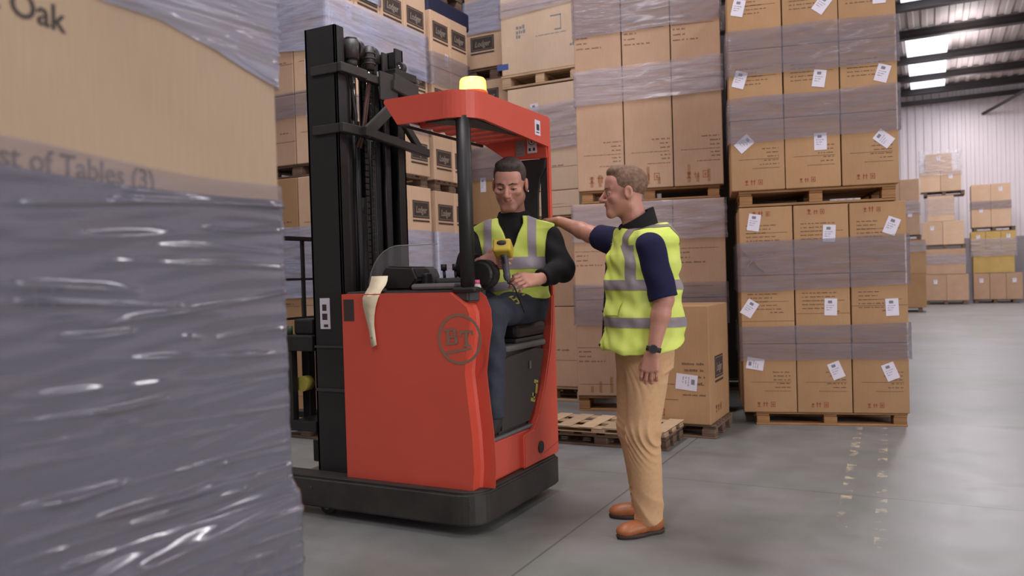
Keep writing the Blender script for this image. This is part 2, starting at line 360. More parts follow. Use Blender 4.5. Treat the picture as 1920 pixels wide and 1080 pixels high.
def print_mesh(kind, w, d, h, face='front', var=0):
    k = (kind, round(w, 2), round(h, 2), face, var)
    if k in PRINTS: return PRINTS[k]
    rng = random.Random(hash((kind, var)) % 9999 if False else (len(kind) * 31 + var * 7 + 3)); bm = bmesh.new(); M = face_matrix(face, w, d)
    hw = (w if face == 'front' else d) / 2
    if kind == 'textblock':      # left text block in the middle of the face
        for i in range(5): dashes(bm, M, -hw * 0.75, h * (0.72 - 0.055 * i), hw * rng.uniform(0.7, 1.35), h * 0.016, rng)
        line_(bm, M, -hw * 0.75, hw * 0.8, h * 0.615, 0.003)
    elif kind == 'textright':
        for i in range(5): dashes(bm, M, hw * 0.8, h * (0.58 - 0.055 * i), hw * rng.uniform(0.4, 0.8), h * 0.016, rng, 'r')
        line_(bm, M, -hw * 0.7, hw * 0.8, h * 0.44, 0.003); line_(bm, M, -hw * 0.2, hw * 0.8, h * 0.31, 0.003)
    elif kind == 'tall_right':
        for i, wd in enumerate((0.75, 0.42, 0.4)): dashes(bm, M, hw * 0.9, h * (0.45 - 0.04 * i), hw * wd, h * 0.012, rng, 'r')
        dashes(bm, M, hw * 0.9, h * 0.335, hw * 1.6, h * 0.007, rng, 'r', 0)
        for i, wd in enumerate((0.4, 0.36)): dashes(bm, M, hw * 0.9, h * (0.30 - 0.035 * i), hw * wd, h * 0.012, rng, 'r')
        dashes(bm, M, hw * 0.9, h * 0.225, hw * 0.95, h * 0.008, rng, 'r', 0)
    elif kind == 'tall_left':
        dashes(bm, M, -hw * 0.95, h * 0.50, hw * 1.7, h * 0.007, rng, 'l', 0)
        for i, wd in enumerate((0.5, 0.5, 1.1)): dashes(bm, M, -hw * 0.9, h * (0.455 - 0.05 * i), hw * wd, h * 0.014, rng)
        line_(bm, M, -hw * 0.9, hw * 0.5, h * 0.12, 0.003)
    elif kind == 'bigleft':
        for i, wd in enumerate((0.5, 0.45, 0.5, 0.3)): dashes(bm, M, hw * 0.9, h * (0.50 - 0.055 * i), hw * wd, h * 0.02, rng, 'r')
        dashes(bm, M, hw * 0.9, h * 0.33, hw * 1.6, h * 0.008, rng, 'r', 0); dashes(bm, M, hw * 0.9, h * 0.24, hw * 0.5, h * 0.014, rng, 'r', 0)
        line_(bm, M, -hw * 0.8, hw * 0.3, h * 0.20, 0.004)
    elif kind == 'icons' or kind == 'icons_top':
        v0 = h * (0.08 if kind == 'icons' else 0.86); u = -hw * 0.5
        for q in range(3):
            s = h * rng.uniform(0.055, 0.075)
            if q == 0:
                quad(bm, M, u, u + s * 0.8, v0, v0 + s * 0.12); quad(bm, M, u + s * 0.3, u + s * 0.5, v0, v0 + s); quad(bm, M, u + s * 0.1, u + s * 0.7, v0 + s * 0.55, v0 + s)
            elif q == 1:
                for dx in (0, 0.5): quad(bm, M, u + s * dx, u + s * (dx + 0.18), v0, v0 + s); quad(bm, M, u + s * (dx - 0.12), u + s * (dx + 0.3), v0 + s * 0.6, v0 + s * 0.75)
            else:
                quad(bm, M, u, u + s * 0.8, v0, v0 + s * 0.1); quad(bm, M, u, u + s * 0.1, v0, v0 + s); quad(bm, M, u + s * 0.7, u + s * 0.8, v0, v0 + s); quad(bm, M, u, u + s * 0.8, v0 + s * 0.9, v0 + s); quad(bm, M, u + s * 0.25, u + s * 0.55, v0 + s * 0.25, v0 + s * 0.7)
            u += s * 1.35
    elif kind == 'strips':
        for q, uu in enumerate((-0.45, -0.1, 0.35)): quad(bm, M, hw * uu, hw * (uu + 0.12), h * 0.035, h * (0.10 + 0.05 * ((q + var) % 3)))
    elif kind == 'line': 
        line_(bm, M, -hw, hw, h * (0.33 + 0.1 * var), 0.003); dashes(bm, M, hw * 0.1, h * 0.45, hw * 0.5, h * 0.02, rng)
    elif kind == 'crate':
        for q in range(3): dashes(bm, M, -hw * 0.6, h * (0.68 - q * 0.07), hw * 0.25, h * 0.06, rng)
        dashes(bm, M, -hw * 0.1, h * 0.52, hw * 0.8, h * 0.018, rng, 'l', 0)
        quad(bm, M, hw * 0.28, hw * 0.55, h * 0.78, h * 0.80); quad(bm, M, hw * 0.53, hw * 0.55, h * 0.58, h * 0.80); quad(bm, M, hw * 0.38, hw * 0.55, h * 0.57, h * 0.59)
        dashes(bm, M, hw * 0.75, h * 0.30, hw * 0.2, h * 0.05, rng)
    me = mesh('print', bm); PRINTS[k] = me; return me
def add_print(o, kind, w, d, h, mat, face='front', var=0):
    me = print_mesh(kind, w, d, h, face, var)
    if not me.materials: me.materials.append(mat)
    p = bpy.data.objects.new('printed_marks', me); C.objects.link(p); p.parent = o; p['kind'] = 'stuff'; return p
ST = {}
def sticker(o, w, d, h, u, v, rot, sw=0.095, sh=0.135, face='front', var=0, blue=False):
    k = (sw, sh)
    if k not in ST:
        bm = bmesh.new(); add_box(bm, (-sw / 2, -sh / 2, 0), (sw / 2, sh / 2, 0.001), 0); me = mesh('sticker', bm); me.materials.append(white_p)
        bm = bmesh.new(); rng = random.Random(4); I = Matrix.Translation((0, 0, 0.0022))
        quad(bm, I, -sw * 0.22, sw * 0.1, sh * 0.22, sh * 0.38)
        for i in range(3): dashes(bm, I, -sw * 0.34, sh * (0.08 - 0.13 * i), sw * (0.6 - 0.1 * i), sh * 0.04, rng)
        m2 = mesh('sticker_print', bm); m2.materials.append(ink_grey); ST[k] = (me, m2)
    M = face_matrix(face, w, d, 0.0016) @ Matrix.Translation((u, v, 0)) @ Matrix.Rotation(rot, 4, 'Z')
    s = bpy.data.objects.new('sticker', ST[k][0]); C.objects.link(s); s.parent = o; s.matrix_local = M; s['label'] = 'white paper sticker'
    p = bpy.data.objects.new('sticker_print', ST[k][1]); C.objects.link(p); p.parent = s
DL = {}
def dark_label(o, w, d, h, face, u, v, lw=0.27, lh=0.16):
    k = (lw, lh)
    if k not in DL:
        bm = bmesh.new(); add_box(bm, (-lw / 2, -lh / 2, 0), (lw / 2, lh / 2, 0.0008), 0); add_box(bm, (-lw / 2, -lh / 2 - 0.035, 0), (lw / 2, -lh / 2 - 0.018, 0.0008), 0)
        me = mesh('label_panel', bm); me.materials.append(panel_dark)
        tm = text_mesh('Lodger', lh * 0.54, 0.25, lh * 0.006, 'CENTER'); tm.transform(Matrix.Translation((0, -lh * 0.2, 0.0016)) @ Matrix.Diagonal((lw / (lh * 2.4), 1, 1, 1)))
        tm.materials.clear(); tm.materials.append(ink_white)
        bm = bmesh.new(); I = Matrix.Translation((0, 0, 0.0015)); a, b = lw * 0.45, lh * 0.42
        for q in ((-a, a, b - 0.004, b), (-a, a, -b, -b + 0.004), (-a, -a + 0.004, -b, b), (a - 0.004, a, -b, b)): quad(bm, I, *q)
        fm = mesh('label_border', bm); fm.materials.append(ink_white); DL[k] = (me, tm, fm)
    M = face_matrix(face, w, d, 0.0014) @ Matrix.Translation((u, v, 0))
    s = bpy.data.objects.new('label_panel', DL[k][0]); C.objects.link(s); s.parent = o; s.matrix_local = M; s['label'] = 'dark printed label with pale lettering'
    for n, me in (('label_lettering', DL[k][1]), ('label_border', DL[k][2])):
        p = bpy.data.objects.new(n, me); C.objects.link(p); p.parent = s

def carton(o2, yaw, u, v, z, w, d, h, mat, label, group=None, jit=0.004):
    """o2 origin of a stack, (u, v) the carton's front-left corner in the stack's own axes"""
    cu, cv = u + w / 2, v + d / 2
    c, s = math.cos(yaw), math.sin(yaw)
    o = bpy.data.objects.new('carton', carton_mesh(w - 0.008, d - 0.006, h - 0.003, mat)); C.objects.link(o)
    o.location = (o2[0] + c * cu - s * cv, o2[1] + s * cu + c * cv, z)
    o.rotation_euler = (0, 0, yaw + random.uniform(-jit, jit)); tag(o, label, 'carton', group); return o

def film_band(o2, yaw, u0, u1, v0, v1, z0, z1, mat, label, off=0.010, tilt=0.0, amp=0.004, group=None, seed=0, sides='frbl'):
    """a closed ring of stretch film round a load, with wrinkles"""
    bm = bmesh.new(); a0, a1, b0, b1 = u0 - off, u1 + off, v0 - off, v1 + off; P = []
    def seg(p, q, n, nrm):
        for i in range(n): P.append((p[0] + (q[0] - p[0]) * i / n, p[1] + (q[1] - p[1]) * i / n, nrm))
    nu = max(4, int((a1 - a0) / 0.035)); nv = max(3, int((b1 - b0) / 0.07))
    seg((a0, b0), (a1, b0), nu, (0, -1)); seg((a1, b0), (a1, b1), nv, (1, 0)); seg((a1, b1), (a0, b1), 4, (0, 1)); seg((a0, b1), (a0, b0), nv, (-1, 0))
    nz = max(5, int((z1 - z0) / 0.022)); c, s = math.cos(yaw), math.sin(yaw); rows = []
    for j in range(nz + 1):
        row = []
        for (x, y, nr) in P:
            f = j / nz; rel = (x - a0) / (a1 - a0)
            zz = z0 + (z1 - z0) * f + tilt * (rel - 0.5) + 0.012 * noise.noise((x * 2.1 + seed, y * 2.1, 5.0 * round(f)))* (1 if j in (0, nz) else 0.3)
            q = noise.noise((x * 3 + seed * 3.1, y * 3, zz * 38)) + 0.6 * noise.noise((x * 9 + seed, y * 9, zz * 60))
            dd = amp * (1 + q)
            X, Y = x + nr[0] * dd, y + nr[1] * dd
            row.append(bm.verts.new((o2[0] + c * X - s * Y, o2[1] + s * X + c * Y, zz)))
        rows.append(row)
    n = len(P)
    for j in range(nz):
        for i in range(n): bm.faces.new((rows[j][i], rows[j][(i + 1) % n], rows[j + 1][(i + 1) % n], rows[j + 1][i]))
    o = link('stretch_film', mesh('stretch_film', bm, True), mat); tag(o, label, 'film', group); return o

ORD = ('first', 'second', 'third', 'fourth', 'fifth')
def col_word(i, n): return {1: ('only',), 2: ('left', 'right'), 3: ('left', 'middle', 'right'), 4: ('left', 'second', 'third', 'right')}[n][i]
def row_word(k, n): return {1: ('only',), 2: ('bottom', 'top'), 3: ('bottom', 'middle', 'top'), 4: ('bottom', 'second', 'third', 'top')}[n][k]
# ------------------------------------------------------------------ stacks of cartons
def off2(o2, yaw, u, v):
    c, s = math.cos(yaw), math.sin(yaw); return (o2[0] + c * u - s * v, o2[1] + s * u + c * v)
# -- stack whose cartons carry white stickers (right of the aisle)
RY = R(14.18); RO = off2((-1.281, 6.663), RY, -0.105, 0.0)
pallet(off2(RO, RY, 0.10, 0.02), RY, 1.14, 0.90, 0, 0.105, 'warm brown wooden pallet on the floor under the white-stickered cartons', wood_warm)
stk = {(0, 0): (-0.10, 0.80, 0), (0, 1): (-0.10, .60, -35), (0, 2): (-0.11, .80, -10), (1, 0): (0.06, 0.75, 22), (1, 1): (0.06, .52, 0), (1, 2): (0.07, .62, -3), (2, 0): (0.03, .80, 24), (2, 1): (0.05, 0.52, 0), (2, 2): (0.08, .7, -22)}
stk = {(0, 0): (-0.11, .395, 80), (1, 0): (-0.14, .29, -33), (2, 0): (-0.09, .43, -10), (0, 1): (0.09, .34, 22), (1, 1): (0.06, .29, -2), (2, 1): (0.06, .32, -3), (0, 2): (0.07, .33, 22), (1, 2): (0.09, .28, 2), (2, 2): (0.10, .36, -22)}
cw, ch = 0.419, 0.5557
for k in range(3):
    for i in range(3):
        how = {80: 'sideways sticker', -33: 'tilted sticker', -10: 'slightly tilted sticker', 22: 'tilted sticker', -2: 'straight sticker', -3: 'straight sticker', 2: 'straight sticker', -22: 'tilted sticker'}[stk[(k, i)][2]]
        o = carton(RO, RY, i * cw, 0.0, 0.105 + k * ch, cw, 0.96, ch, kraft,
                   f'kraft carton with {how}, {row_word(k, 3)} row {col_word(i, 3)} column, on the stickered floor pallet', 'cartons on the stickered floor pallet')
        d = 0.954; W = cw - 0.008
        add_print(o, 'textblock' if k else 'textright', W, d, ch, ink, var=i)
        add_print(o, 'icons_top' if k == 2 else ('icons' if k == 0 else 'line'), W, d, ch, ink_red if k != 1 else ink, var=i)
        u, v, r = stk[(k, i)]; sticker(o, W, d, ch, u, v, R(r))
film_band(RO, RY, 0, 3 * cw, 0, 0.96, 1.10, 1.50, film, 'clear film band across the upper seam of the stickered floor pallet', tilt=0.03, seed=1, amp=0.006)
film_band(RO, RY, 0, 3 * cw, 0, 0.96, 0.53, 0.81, film, 'clear film band low on the stickered floor pallet', tilt=0.01, seed=2)
fb_ = [o for o in C.objects if o.name.startswith('stretch_film')][0]
for a, b in (((0.01, 1.45), (0.10, 1.36)), ((0.10, 1.36), (0.26, 1.40)), ((0.10, 1.36), (0.02, 1.22)), ((0.10, 1.36), (0.19, 1.24)), ((0.06, 1.30), (0.12, 1.36))):
    A_, B_ = (off2(RO, RY, q[0], -0.026) + (q[1],) for q in (a, b)); mid = tuple((u + v) / 2 + w_ for u, v, w_ in zip(A_, B_, (-.004, -.012, -.01)))
    tube('film_twist', [A_, mid, B_], [.002, .006, .002], film, fb_, 6)
RY2 = R(14.18 - 0.5); RO2 = off2((-1.281, 6.663), RY, -0.160, -0.03)
pallet(off2(RO2, RY2, 0.06, 0.03), RY2, 1.18, 0.96, 1.774, 0.128, 'raised wooden pallet between the two loads of stickered cartons', wood_warm)
stk2 = {(0, 0): (-0.10, .38, -50), (1, 0): (-0.12, .33, -18), (2, 0): (-0.12, .34, -14), (0, 1): (0.06, .36, 0), (1, 1): (0.06, .29, -10), (2, 1): (0.09, .30, -38), (0, 2): (0.10, .35, 50), (1, 2): (0.10, .29, -18), (2, 2): (0.09, .33, 0)}
names2 = {(0, 0): 'strongly tilted', (1, 0): 'tilted', (2, 0): 'slightly tilted', (0, 1): 'straight', (1, 1): 'slightly tilted', (2, 1): 'strongly tilted', (0, 2): 'strongly tilted', (1, 2): 'tilted', (2, 2): 'straight'}
cw2, ch2 = 0.421, 0.567
for k in range(3):
    for i in range(3):
        o = carton(RO2, RY2, i * cw2, 0.0, 1.903 + k * ch2, cw2, 0.96, ch2, kraft,
                   f'kraft carton with {names2[(k, i)]} sticker, {row_word(k, 3)} row {col_word(i, 3)} column, on the stickered raised pallet', 'cartons on the stickered raised pallet')
        W = cw2 - 0.008; d = 0.954
        add_print(o, 'textright' if k == 0 else 'textblock', W, d, ch2, ink, var=i + 4)
        if k == 0: add_print(o, 'icons', W, d, ch2, ink_red, var=i + 5)
        u, v, r = stk2[(k, i)]; sticker(o, W, d, ch2, u, v, R(r))
film_band(RO2, RY2, 0, 3 * cw2, 0, 0.96, 2.83, 3.20, film, 'clear film band across the upper seam of the stickered raised pallet', tilt=0.02, seed=3, amp=0.006)
film_band(RO2, RY2, 0, 3 * cw2, 0, 0.96, 2.30, 2.66, film, 'clear film band across the lower seam of the stickered raised pallet', tilt=0.03, seed=4)

# -- tall-carton stack behind the standing man
MY = R(14.0); MO = (-2.943, 6.817)
pallet(off2(MO, MY, 0.02, 0.02), MY, 1.33, 0.36, 0, 0.143, 'wooden pallet on the floor under the tall tan cartons', wood_warm)
mw, mh = 0.455, 0.885
for k in range(2):
    for i in range(3):
        o = carton(MO, MY, 0.015 + i * mw, 0, 0.145 + k * mh, mw, 0.40, mh, tan, f'tall tan carton, {row_word(k, 2)} row {col_word(i, 3)} column, on the floor pallet behind the standing man', 'tall cartons on the floor pallet')
        add_print(o, 'tall_left', mw - .008, .394, mh, ink, var=i + k)
        if k == 0: add_print(o, 'strips', mw - .008, .394, mh, ink_strip, var=i)
film_band(MO, MY, 0.015, 0.015 + 3 * mw, 0, 0.40, 1.56, 1.912, film_pale, 'bright film band round the tops of the tall tan floor cartons', seed=5, amp=0.006)
film_band(MO, MY, 0.015, 0.015 + 3 * mw, 0, 0.40, 0.80, 1.17, film, 'film band across the middle seam of the tall tan floor cartons', seed=6)
pallet(off2(MO, MY, 0.10, 0.02), MY, 1.24, 0.36, 1.918, 0.11, 'raised wooden pallet above the filmed tops of the tall tan cartons', wood_warm)
uw, uh = 0.436, 0.957
for k in range(2):
    for i in range(3):
        o = carton(MO, MY, 0.07 + i * uw, 0, 2.03 + k * uh, uw, 0.40, uh, tan, f'tall tan carton, {row_word(k, 2)} row {col_word(i, 3)} column, on the raised pallet above the standing man', 'tall cartons on the raised pallet')
        add_print(o, 'tall_right' if k == 0 else 'tall_left', uw - .008, .394, uh, ink, var=i + 2)
        if k == 0: add_print(o, 'icons', uw - .008, .394, uh * 0.9, ink_faint, var=i); add_print(o, 'strips', uw - .008, .394, uh, ink_strip, var=i)
film_band(MO, MY, 0.07, 0.07 + 3 * uw, 0, 0.40, 2.83, 3.15, film_pale, 'crumpled film band across the seam of the raised tall tan cartons', tilt=0.05, seed=7, amp=0.007)
film_band(MO, MY, 0.07, 0.07 + 3 * uw, 0, 0.40, 3.46, 3.98, film, 'film round the tops of the raised tall tan cartons', tilt=0.06, seed=8)

# added black block: stands in for shade in the gap, blocks light behind
pallet((-2.55, 8.35), R(14), 1.7, 0.9, 0, 0.13, 'added pallet under the black shade block in the gap', wood_dark)
bo = carton((-2.55, 8.35), R(14), 0, 0, 0.132, 1.7, 0.9, 3.6, black, 'added black block standing in for shade behind the tan and stickered cartons', jit=0)
# -- single big carton in front of it
pallet((-2.19, 6.0), 0, 0.73, 0.60, 0, 0.105, 'dark pallet under the big single carton beside the standing man', wood_dark)
bo = carton((-2.195, 5.985), 0, 0, 0, 0.105, 0.71, 0.62, 0.905, kraft, 'big kraft carton with dark side label on low pallet behind the standing man', jit=0)
add_print(bo, 'bigleft', .702, .614, .905, ink); add_print(bo, 'icons', .702, .614, .905 * .8, ink_red, var=3)
sticker(bo, .702, .614, .902, 0.172, 0.32, R(-96), 0.12, 0.165); dark_label(bo, .702, .614, .902, 'right', -0.02, 0.42, 0.26, 0.17)
add_print(bo, 'icons', .702, .614, .905, ink_red, 'right', 9)
tp = box('packing_tape', (-.35, -0.03, 0.902), (.35, 0.03, 0.9028), tape_m, bo, 0); bpy.context.view_layer.update()
# -- empty pallets lying in front
pallet((-2.68, 5.46), R(1.5), 1.0, 0.48, 0, 0.10, 'empty dark wooden pallet lying lowest beside the truck', wood_dark, along='v', nb=6)
pallet((-2.70, 5.44), R(0.5), 1.02, 0.50, 0.102, 0.045, 'empty pale slatted pallet lying on the dark one beside the truck', wood_pale, along='v', nb=6)

# -- pale crates stack left of it
SY = 7.29; SO = (-3.875, SY)
pallet((-3.80, SY + 0.02), 0, 0.76, 0.86, 0, 0.15, 'pale wooden pallet on the floor under the cream cartons', wood_pale)
lv = [(0.152, 0.80, tan, -3.80, 0.76, 'lowest'), (0.955, 0.80, tan, -3.80, 0.76, 'second'), (1.862, 0.25, cream, -3.82, 0.77, 'shallow third'), (2.115, 0.53, cream, -3.82, 0.77, 'fourth'), (2.648, 0.53, cream, -3.82, 0.77, 'fifth'), (3.325, 0.66, cream, -3.875, 0.88, 'topmost big')]
for q, (z, h, m, x0, wd, nm) in enumerate(lv):
    o = carton((x0, SY), 0, 0, 0, z, wd, 0.9, h, m, f'{nm} wide cream carton of the pale stack between truck canopy and tall tan cartons', 'wide cream cartons')
    if q == 5:
        add_print(o, 'crate', wd - .008, .894, h, ink_grey)
        bm = bmesh.new(); quad(bm, face_matrix('front', wd - .008, .894), -0.49, -0.36, 0.06, 0.12); link('blue_stamp', mesh('blue_stamp', bm), ink_blue, o)
    else: add_print(o, 'line', wd - .008, .894, h, ink, var=q % 2)
    if q == 4: sticker(o, wd - .008, .894, h, -0.08, 0.28, 0, 0.09, 0.15)
pallet((-3.81, SY + 0.02), 0, 0.77, 0.86, 1.757, 0.10, 'pale pallet between the second and third wide cream cartons', wood_pale)
pallet((-3.875, SY - 0.01), 0, 0.87, 0.88, 3.185, 0.135, 'pale pallet under the topmost big cream carton', wood_pale)
film_band((-3.82, SY), 0, 0, 0.77, 0, 0.9, 2.52, 2.97, film_pale, 'shiny film band round the upper wide cream cartons', tilt=0.05, seed=11, amp=0.009)
film_band((-3.875, SY), 0, 0, 0.88, 0, 0.9, 3.93, 4.10, film_pale, 'film round the top edge of the topmost big cream carton', tilt=0.05, seed=12)
o = carton((-3.875, SY), 0, 0, 0, 3.99, 0.88, 0.9, 0.5, cream, 'cream carton wrapped in film above the topmost big cream carton')

# -- dark-labelled cartons with their long sides to the aisle: two neighbouring loads
LX = -4.15
def labelled_load(nm, x, y0, ny, cy, rows1, rows2, pal_z, group, lab_rows, mat1, seed, side_two=False, nx_depth=0.36):
    """cartons seen from their +X faces; local u along +Y, the face turned to +X"""
    pallet((x - 0.74, y0 + 0.02), 0, 0.72, ny * cy - 0.04, 0, 0.13, f'wooden pallet on the floor under the {nm}', wood_dark)
    pallet((x - 0.74, y0 + 0.02), 0, 0.72, ny * cy - 0.04, pal_z, 0.10, f'wooden pallet between the two tiers of the {nm}', wood_dark)
    for tier, rows in (('lower', rows1), ('upper', rows2)):
        for k, (z, h, lab) in enumerate(rows):
            for j in range(ny):
                o = carton((x, y0), 0, -nx_depth, j * cy, z, nx_depth, cy, h, mat1,
                           f'pale carton, {ORD[j]} from near end, {row_word(k, len(rows))} row, {tier} tier, {nm}', group, jit=0.006)
                if lab is not None: dark_label(o, nx_depth - .008, cy - .006, h, 'right', 0.0, lab)
                if lab is None: add_print(o, 'strips', nx_depth - .008, cy - .006, h, ink_strip, 'right', j % 3)
                if (k + j + (tier == 'upper')) % 3 == 0: sticker(o, nx_depth - .008, cy - .006, h, 0.10, 0.10, 0, 0.06, 0.12, 'right')
            if side_two:
                o = carton((x, y0), 0, -2 * nx_depth, 0, z, nx_depth, cy, h, kraft if tier == 'lower' else tan,
                           f'end-face carton, {row_word(k, len(rows))} row, {tier} tier, {nm}', group, jit=0.006)
                add_print(o, 'line', nx_depth - .008, cy - .006, h, ink, var=k % 2)
                p = o
                e = [q for q in C.objects if q.get('group') == group and q.get('category') == 'carton'][-1 - ny]
                add_print(e, 'textright', nx_depth - .008, cy - .006, h, ink, var=k)
                if tier == 'upper': sticker(e, nx_depth - .008, cy - .006, h, -0.03, h * 0.75 if k == 0 else h * 0.35, 0, 0.055, 0.12)
labelled_load('load behind the mast', LX, 4.92, 4, 0.353, [(0.13, 0.66, None), (0.79, 0.67, None), (1.46, 0.66, 0.45)], [(2.222, 0.565, 0.22), (2.787, 0.565, 0.33), (3.352, 0.57, 0.32)], 2.122, 'labelled cartons behind the mast', 0, pale, 21, True)
labelled_load('load beyond the mast load', LX - 0.06, 6.50, 2, 0.345, [(0.13, 0.66, None), (0.79, 0.67, None), (1.46, 0.66, 0.45)], [(2.222, 0.56, 0.22), (2.782, 0.54, 0.25), (3.322, 0.54, 0.36)], 2.122, 'labelled cartons beyond the mast', 0, pale, 31)
film_band((LX - .72, 4.92), 0, 0, .72, 0, 1.412, 3.12, 3.56, film_blue, 'blue-white film round the upper tier behind the mast', seed=21, amp=0.006, tilt=-0.05)
film_band((LX - .72, 4.92), 0, 0, .72, 0, 1.412, 2.60, 2.80, film, 'thin film band on the middle of the upper tier behind the mast', seed=22)
film_band((LX - .72, 4.92), 0, 0, .72, 0, 1.412, 1.15, 1.72, film_blue, 'lilac film round the lower tier behind the mast', seed=23, amp=0.006)
film_band((LX - .42, 6.50), 0, 0, .36, 0, 0.69, 3.14, 3.46, film, 'film round the upper tier beyond the mast load', seed=24, amp=0.006)
film_band((LX - .42, 6.50), 0, 0, .36, 0, 0.69, 1.1, 1.72, film_blue, 'bluish film round the lower tier beyond the mast load', seed=25)
film_band((LX - .72, 4.92), 0, 0, .72, 0, 0.688, 3.61, 3.97, film_blue, 'white-blue film wrapped over the top corner cartons behind the mast', seed=26, amp=0.008)
# navy sheet and a pallet on top of the farther load
bm = bmesh.new(); add_box(bm, (-4.95, 6.6, 3.865), (-4.30, 7.4, 4.07), 0.03, 3)
for v in bm.verts: v.co.z += 0.008 * math.sin(v.co.y * 9) if v.co.z > 4 else 0
tag(link('folded_sheet', mesh('folded_sheet', bm, False), navy_sheet), 'dark navy sheet folded on top of the load beyond the mast', 'sheet')
pallet((-4.95, 6.65), 0, 0.6, 0.7, 4.079, 0.13, 'wooden pallet lying on the folded navy sheet', wood_dark)
# -- load seen between that one and the cream stack
S4 = (-4.60, 7.80)
for q, (z, h, m) in enumerate([(0.0, 0.62, tan), (0.62, 0.62, tan), (1.24, 0.62, kraft), (1.86, 0.62, kraft), (2.48, 0.98, pale), (3.60, 0.56, pale), (4.16, 0.5, pale)]):
    o = carton(S4, 0, 0, 0, z, 0.68, 0.8, h, m, f'carton {["on the floor", "second up", "third up", "fourth up", "fifth up", "above the gap", "highest"][q]} in the narrow stack between the dark-labelled and cream loads', 'cartons of the narrow far stack')
    if q in (4, 5): dark_label(o, .672, .794, h, 'front', -0.08 if q == 4 else -0.12, 0.80 if q == 4 else 0.27, 0.30, 0.16)
    if q == 3: sticker(o, .672, .794, h, -0.16, 0.44, 0, 0.07, 0.16)
pallet((-4.58, 7.82), 0, 0.64, 0.76, 3.46, 0.135, 'dark pallet below the labelled top cartons of the narrow far stack', wood_dark)
film_band(S4, 0, 0, .68, 0, .8, 2.35, 2.72, film, 'film round the middle of the narrow far stack', seed=27)
film_band(S4, 0, 0, .68, 0, .8, 3.98, 4.35, film_blue, 'blue-tinged film round the highest cartons of the narrow far stack', seed=28, amp=0.008)

film_far = film_mat('far_clear_film', S(200, 196, 202), .18, .42, .25)
# ------------------------------------------------------------------ far loads by the back wall
def far_load(nm, x, y, tiers, group):
    for ti, (z, pal, rows) in enumerate(tiers):
        if pal: pallet((x + 0.02, y), 0, 1.12 if nm != 'edge' else 0.9, 0.9, z, 0.13, f'pallet under the {["lowest", "second", "third", "topmost"][ti]} tier of the far {nm} load', wood_dark)
        zz = z + (0.13 if pal else 0)
        for ri, (h, n, m, x0, wd) in enumerate(rows):
            for i in range(n):
                pw = wd / n
                o = carton((x, y), 0, x0 + i * pw, 0, zz, pw, 0.85, h, m, f'carton in far {nm} load, {["lowest", "second", "third", "topmost"][ti]} tier, {row_word(ri, len(rows))} row, {col_word(i, n)} one', group)
                if (i + ri + ti) % 2 == 0: sticker(o, pw - .008, .844, h, 0, h * 0.72, 0, 0.10, 0.13)
            zz += h
P1 = (-0.20, 28.0)
far_load('tall', *P1, [(0, True, [(0.80, 2, tan, 0.0, 1.2)]), (0.94, False, [(0.778, 1, tan, 0.05, 1.08)]), (1.72, True, [(0.72, 2, pale, -0.05, 1.15), (0.788, 1, pale, 0.12, 0.72)]),
                       (3.36, True, [(0.62, 2, pale, -0.07, 1.12), (0.55, 1, pale, 0.08, 0.74)])], 'cartons of the far tall load')
film_band(P1, 0, -0.07, 1.05, 0, 0.85, 3.98, 4.76, film_far, 'pale film hood on the topmost tier of the far tall load', seed=41, amp=0.01)
film_band(P1, 0, 0.12, 0.84, 0, 0.85, 2.75, 3.30, film_far, 'film hood on the third tier of the far tall load', seed=42)
film_band(P1, 0, 0.05, 1.13, 0, 0.85, 1.25, 1.55, film_pale, 'film band on the second tier of the far tall load', seed=43)
P2 = (1.14, 28.6)
far_load('ochre', *P2, [(0, True, [(0.80, 3, tan, 0.0, 1.3)]), (0.94, False, [(0.67, 1, ochre, 0.0, 1.1), (0.608, 3, ochre, -0.05, 1.2)]), (2.22, True, [(0.72, 2, pale, -0.02, 1.05), (0.60, 2, pale, -0.02, 1.05)])], 'cartons of the far ochre load')
film_band(P2, 0, -0.05, 1.15, 0, 0.85, 1.45, 2.0, film_pale, 'shiny film round the ochre cartons by the back wall', seed=44, amp=0.012)
film_band(P2, 0, -0.02, 1.03, 0, 0.85, 2.9, 3.15, film, 'film band on the topmost tier of the far ochre load', seed=45)
P3 = (-1.15, 23.6)
far_load('edge', *P3, [(0, True, [(0.893, 1, kraft, 0.0, 1.02), (0.893, 1, kraft, 0.0, 1.02)]), (1.92, True, [(0.75, 2, tan, -0.02, 0.92), (0.72, 2, tan, -0.02, 0.92)])], 'cartons of the far edge load')
film_band(P3, 0, 0, 1.02, 0, 0.85, 1.6, 1.88, film_pale, 'film round the lower tier of the far edge load', seed=46)
film_band(P3, 0, -0.02, 0.90, 0, 0.85, 2.6, 2.95, film_pale, 'film round the upper tier of the far edge load', seed=47)

# ------------------------------------------------------------------ wrapped load in the foreground
FY = R(90 + 9.7)                              # local u runs along the long face, away from the camera
FC = (-1.293, 1.355)                          # far corner of the visible face
fd = Vector((math.cos(FY), math.sin(FY), 0)); fn = Vector((fd.y, -fd.x, 0))   # fn points into the aisle
def fg_box(name, s0, s1, d, z0, z1, mat, out=0.0, bev=0.012):
    o = link(name, boxm(name, (s0 , 0, z0), (s1, d, z1), bev, 3), mat); o.location = (FC[0] + fn.x * out, FC[1] + fn.y * out, 0); o.rotation_euler = (0, 0, FY); return o
pallet((FC[0] - fd.x * 1.15, FC[1] - fd.y * 1.15), FY, 1.15, 0.9, 0, 0.13, 'wooden pallet under the film-wrapped foreground load', wood_warm)
lo_ = tag(fg_box('carton', -1.15, 0.006, 0.85, 0.132, 0.795, tan, 0.018), 'lower film-wrapped carton of the blurred foreground load', 'carton')
